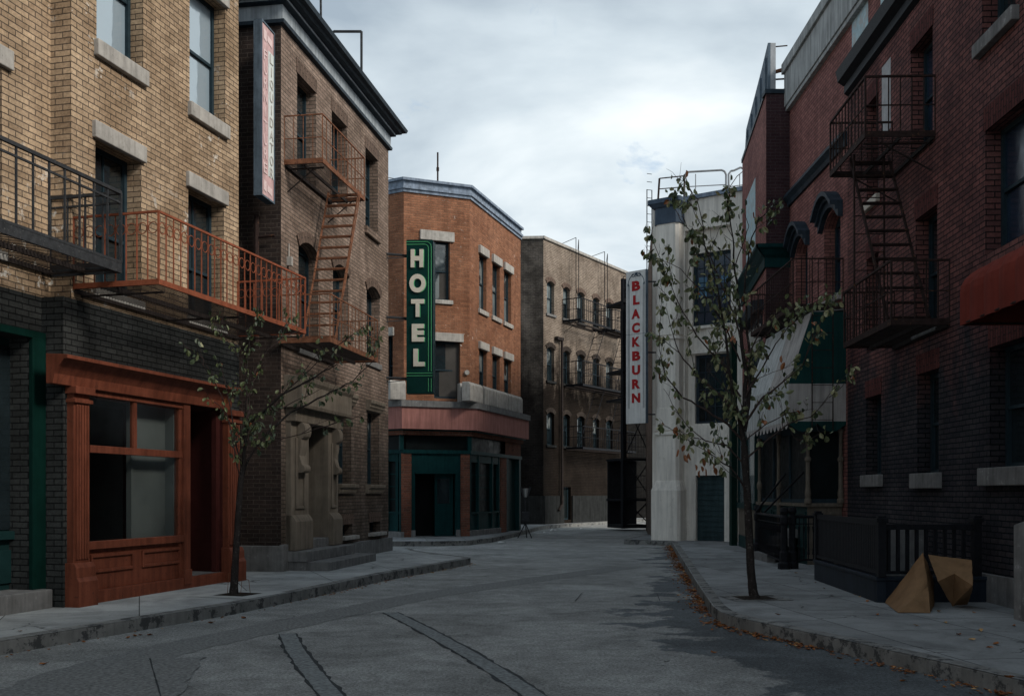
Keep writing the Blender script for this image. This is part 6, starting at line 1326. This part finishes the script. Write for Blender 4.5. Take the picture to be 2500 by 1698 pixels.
tree('small thin street tree with sparse green leaves in front of the orange shopfront', bL, bL.y,
     [(530, 1347, .062), (532, 1310, .052), (536, 1240, .045), (541, 1160, .042), (546, 1090, .040), (552, 1060, .038)],
     [([(552, 1062), (557, 1000), (565, 960), (600, 930), (640, 895), (700, 862), (765, 826)], .028, .006, -.2),
      ([(552, 1064), (575, 1020), (600, 990), (628, 962), (660, 935), (720, 905), (800, 865), (850, 815)], .022, .005, .5),
      ([(553, 1050), (556, 960), (560, 880), (562, 800), (573, 740)], .024, .005, .2),
      ([(552, 1065), (540, 1030), (530, 985), (525, 930), (512, 870), (500, 820)], .014, .004, .4),
      ([(545, 1095), (536, 1040), (520, 960), (505, 900), (480, 850), (458, 810)], .012, .003, -.6),
      ([(556, 990), (560, 905), (558, 850), (535, 800), (505, 760), (480, 730)], .014, .003, -.3),
      ([(560, 960), (566, 900), (580, 840), (600, 800), (640, 765), (690, 745)], .014, .004, .8),
      ([(552, 1060), (580, 1010), (625, 1000), (680, 985), (740, 965), (782, 950)], .010, .003, -.5),
      ([(600, 930), (640, 925), (690, 900), (730, 880)], .010, .003, .3),
      ([(640, 895), (690, 850), (740, 800), (800, 760)], .010, .003, -.2)],
     11, 620, .080, LM, (.40, .10, .02, .46, .02))
bR = gp(1711, 1356)
tree('taller leafy street tree on the right pavement in front of the white building', bR, bR.y,
     [(1712, 1357, .078), (1708, 1340, .062), (1703, 1290, .055), (1699, 1200, .052), (1695, 1120, .050), (1690, 1040, .048), (1688, 1010, .044)],
     [([(1688, 1010), (1682, 960), (1690, 900), (1692, 840), (1682, 780), (1678, 700), (1668, 620), (1662, 540), (1655, 495), (1650, 455)], .036, .005, .1),
      ([(1688, 1010), (1675, 940), (1660, 880), (1650, 800), (1640, 720), (1625, 650), (1600, 560), (1592, 500), (1582, 455)], .026, .004, -.4),
      ([(1690, 980), (1700, 900), (1704, 820), (1694, 740), (1690, 640), (1700, 560), (1720, 500), (1752, 470), (1778, 452)], .024, .004, .4),
      ([(1686, 1000), (1650, 960), (1600, 930), (1550, 900), (1510, 850), (1495, 790)], .018, .004, -.3),
      ([(1684, 960), (1640, 900), (1590, 860), (1540, 800), (1520, 740), (1512, 700)], .018, .003, .5),
      ([(1680, 900), (1640, 830), (1580, 760), (1540, 690), (1505, 600)], .015, .003, .2),
      ([(1678, 820), (1640, 730), (1590, 660), (1545, 610), (1500, 590)], .012, .003, -.5),
      ([(1690, 960), (1730, 900), (1770, 870), (1820, 830), (1850, 760)], .018, .003, -.4),
      ([(1692, 900), (1730, 830), (1760, 780), (1800, 730), (1815, 700)], .015, .003, .4),
      ([(1690, 820), (1720, 760), (1745, 720), (1790, 710), (1815, 705)], .012, .003, -.2),
      ([(1692, 1040), (1740, 1000), (1790, 960), (1840, 945), (1880, 900)], .015, .003, -.5),
      ([(1694, 1060), (1650, 1010), (1600, 1000), (1560, 965), (1530, 930)], .014, .003, .4),
      ([(1697, 1120), (1680, 1090), (1655, 1060), (1620, 1035), (1580, 1010)], .016, .003, -.5),
      ([(1680, 760), (1640, 650), (1600, 560), (1545, 500), (1520, 450)], .012, .003, .3),
      ([(1668, 600), (1690, 540), (1698, 515), (1686, 475)], .008, .003, -.1),
      ([(1690, 1000), (1740, 960), (1780, 940), (1800, 990), (1830, 1010)], .010, .003, .2)],
     29, 1450, .095, LM, (.34, .26, .16, .22, .02), extra=((1560, 1020, 'leaf_d', 6), (1585, 1055, 'leaf_d', 3), (1618, 1050, 'leaf_d', 5), (1780, 830, 'leaf_d', 2), (1662, 760, 'leaf_d', 2)))
# wire hoops round the left trunk
for i, (du, h_) in enumerate(((-14, .3), (16, .22))):
    mb = MB(); p = gp(530 + du, 1346); mb.path([tuple(p), (p.x + .02, p.y, .14 + h_), (p.x + .1, p.y + .05, .15 + h_ * .8), (p.x + .12, p.y + .05, .15)], .004, n=4)
    tag(mb.build('wire_hoop', 'rust'), 'bent rusty wire loop at the foot of the left tree, ' + ('taller one' if i == 0 else 'shorter one'), 'wire')
# ================================================================ FALLEN LEAVES
def flat_leaf(mb, x, y, z, s_, rnd, m):
    a = rnd.uniform(0, 6.28); c, s2 = math.cos(a), math.sin(a); up_ = [rnd.uniform(0, .5) * s_ for _ in range(6)]
    pts = [(-1, 0), (-.35, .5), (.4, .42), (1, 0), (.4, -.45), (-.3, -.5)]
    P_ = [(x + (px * c - py * s2) * s_, y + (px * s2 + py * c) * s_, z + .004 + u_) for (px, py), u_ in zip(pts, up_)]; cen = (x, y, z + .004)
    for k in range(6): mb.face([cen, P_[k], P_[(k + 1) % 6]], [(0, 0)] * 3, m)
rnd = random.Random(5); mb = MB(); FM = ['fallen_a', 'fallen_b', 'fallen_c']
segs = list(zip(KR[:-1], KR[1:]))
for a, b_ in segs:
    A_, B_ = Vector(a), Vector(b_); l_ = (B_ - A_).length; d = (B_ - A_).normalized(); n_ = Vector((d.y, -d.x)); n_ = n_ if n_.x < 0 else -n_
    yy = (a[1] + b_[1]) / 2
    for _ in range(int(l_ * (95 if 9 < yy < 29 else 60))):
        t = rnd.random(); p = A_.lerp(B_, t)
        clump = .35 + .65 * (math.sin(p.y * 3.1) * math.sin(p.y * 1.3 + 1) > -.15)
        if rnd.random() > clump: continue
        off = abs(rnd.gauss(0, .10)) + .015; q = p + n_ * off; flat_leaf(mb, q.x, q.y, rnd.uniform(0, .012), rnd.uniform(.018, .036), rnd, rnd.choices(FM, (.5, .38, .12))[0])
tag(mb.build('leaf_litter', None, recalc=False), None, None, kind='stuff')
mb = MB()
for a, b_ in zip(KL[1:-3], KL[2:-2]):
    A_, B_ = Vector(a), Vector(b_); d = (B_ - A_).normalized(); n_ = Vector((d.y, -d.x))
    for _ in range(int((B_ - A_).length * (5 if A_.y < 15 else 16))):
        p = A_.lerp(B_, rnd.random()) + n_ * (abs(rnd.gauss(0, .08)) + .02); flat_leaf(mb, p.x, p.y, 0, rnd.uniform(.015, .03), rnd, rnd.choice(FM))
tag(mb.build('leaf_litter', None, recalc=False), None, None, kind='stuff')
spots = [(100, 1507, 0), (306, 1443, 0), (318, 1441, 0), (290, 1447, 0), (340, 1440, 0), (553, 1402, 0), (480, 1413, 0), (46, 1432, 1), (1712, 1437, 0), (1830, 1462, 0), (1852, 1450, 0), (1876, 1458, 0), (1900, 1466, 0), (1918, 1476, 0), (1905, 1494, 0), (2050, 1545, 0), (2010, 1500, 0), (2160, 1555, 0), (2290, 1538, 1), (2245, 1470, 1), (2260, 1462, 1), (2205, 1452, 1), (2145, 1413, 1), (2225, 1432, 1), (2175, 1440, 1), (2080, 1420, 1), (1990, 1395, 1), (1968, 1365, 1), (1950, 1355, 1), (1940, 1350, 1), (1920, 1340, 1), (2130, 1388, 1), (2210, 1390, 1), (1806, 1300, 1), (1850, 1322, 1), (1870, 1335, 1), (2300, 1420, 1), (1765, 1395, 1), (1620, 1480, 0), (1540, 1350, 0)]
for i, (u, v, on) in enumerate(spots):
    p = gp(u, v, .14 if on else 0); mb = MB(); flat_leaf(mb, p.x, p.y, .143 if on else 0, rnd.uniform(.03, .05), rnd, rnd.choice(FM)); tag(mb.build('fallen_leaf', None, recalc=False), 'single dry brown leaf lying on the road or pavement', 'leaf', 'scattered fallen leaves')
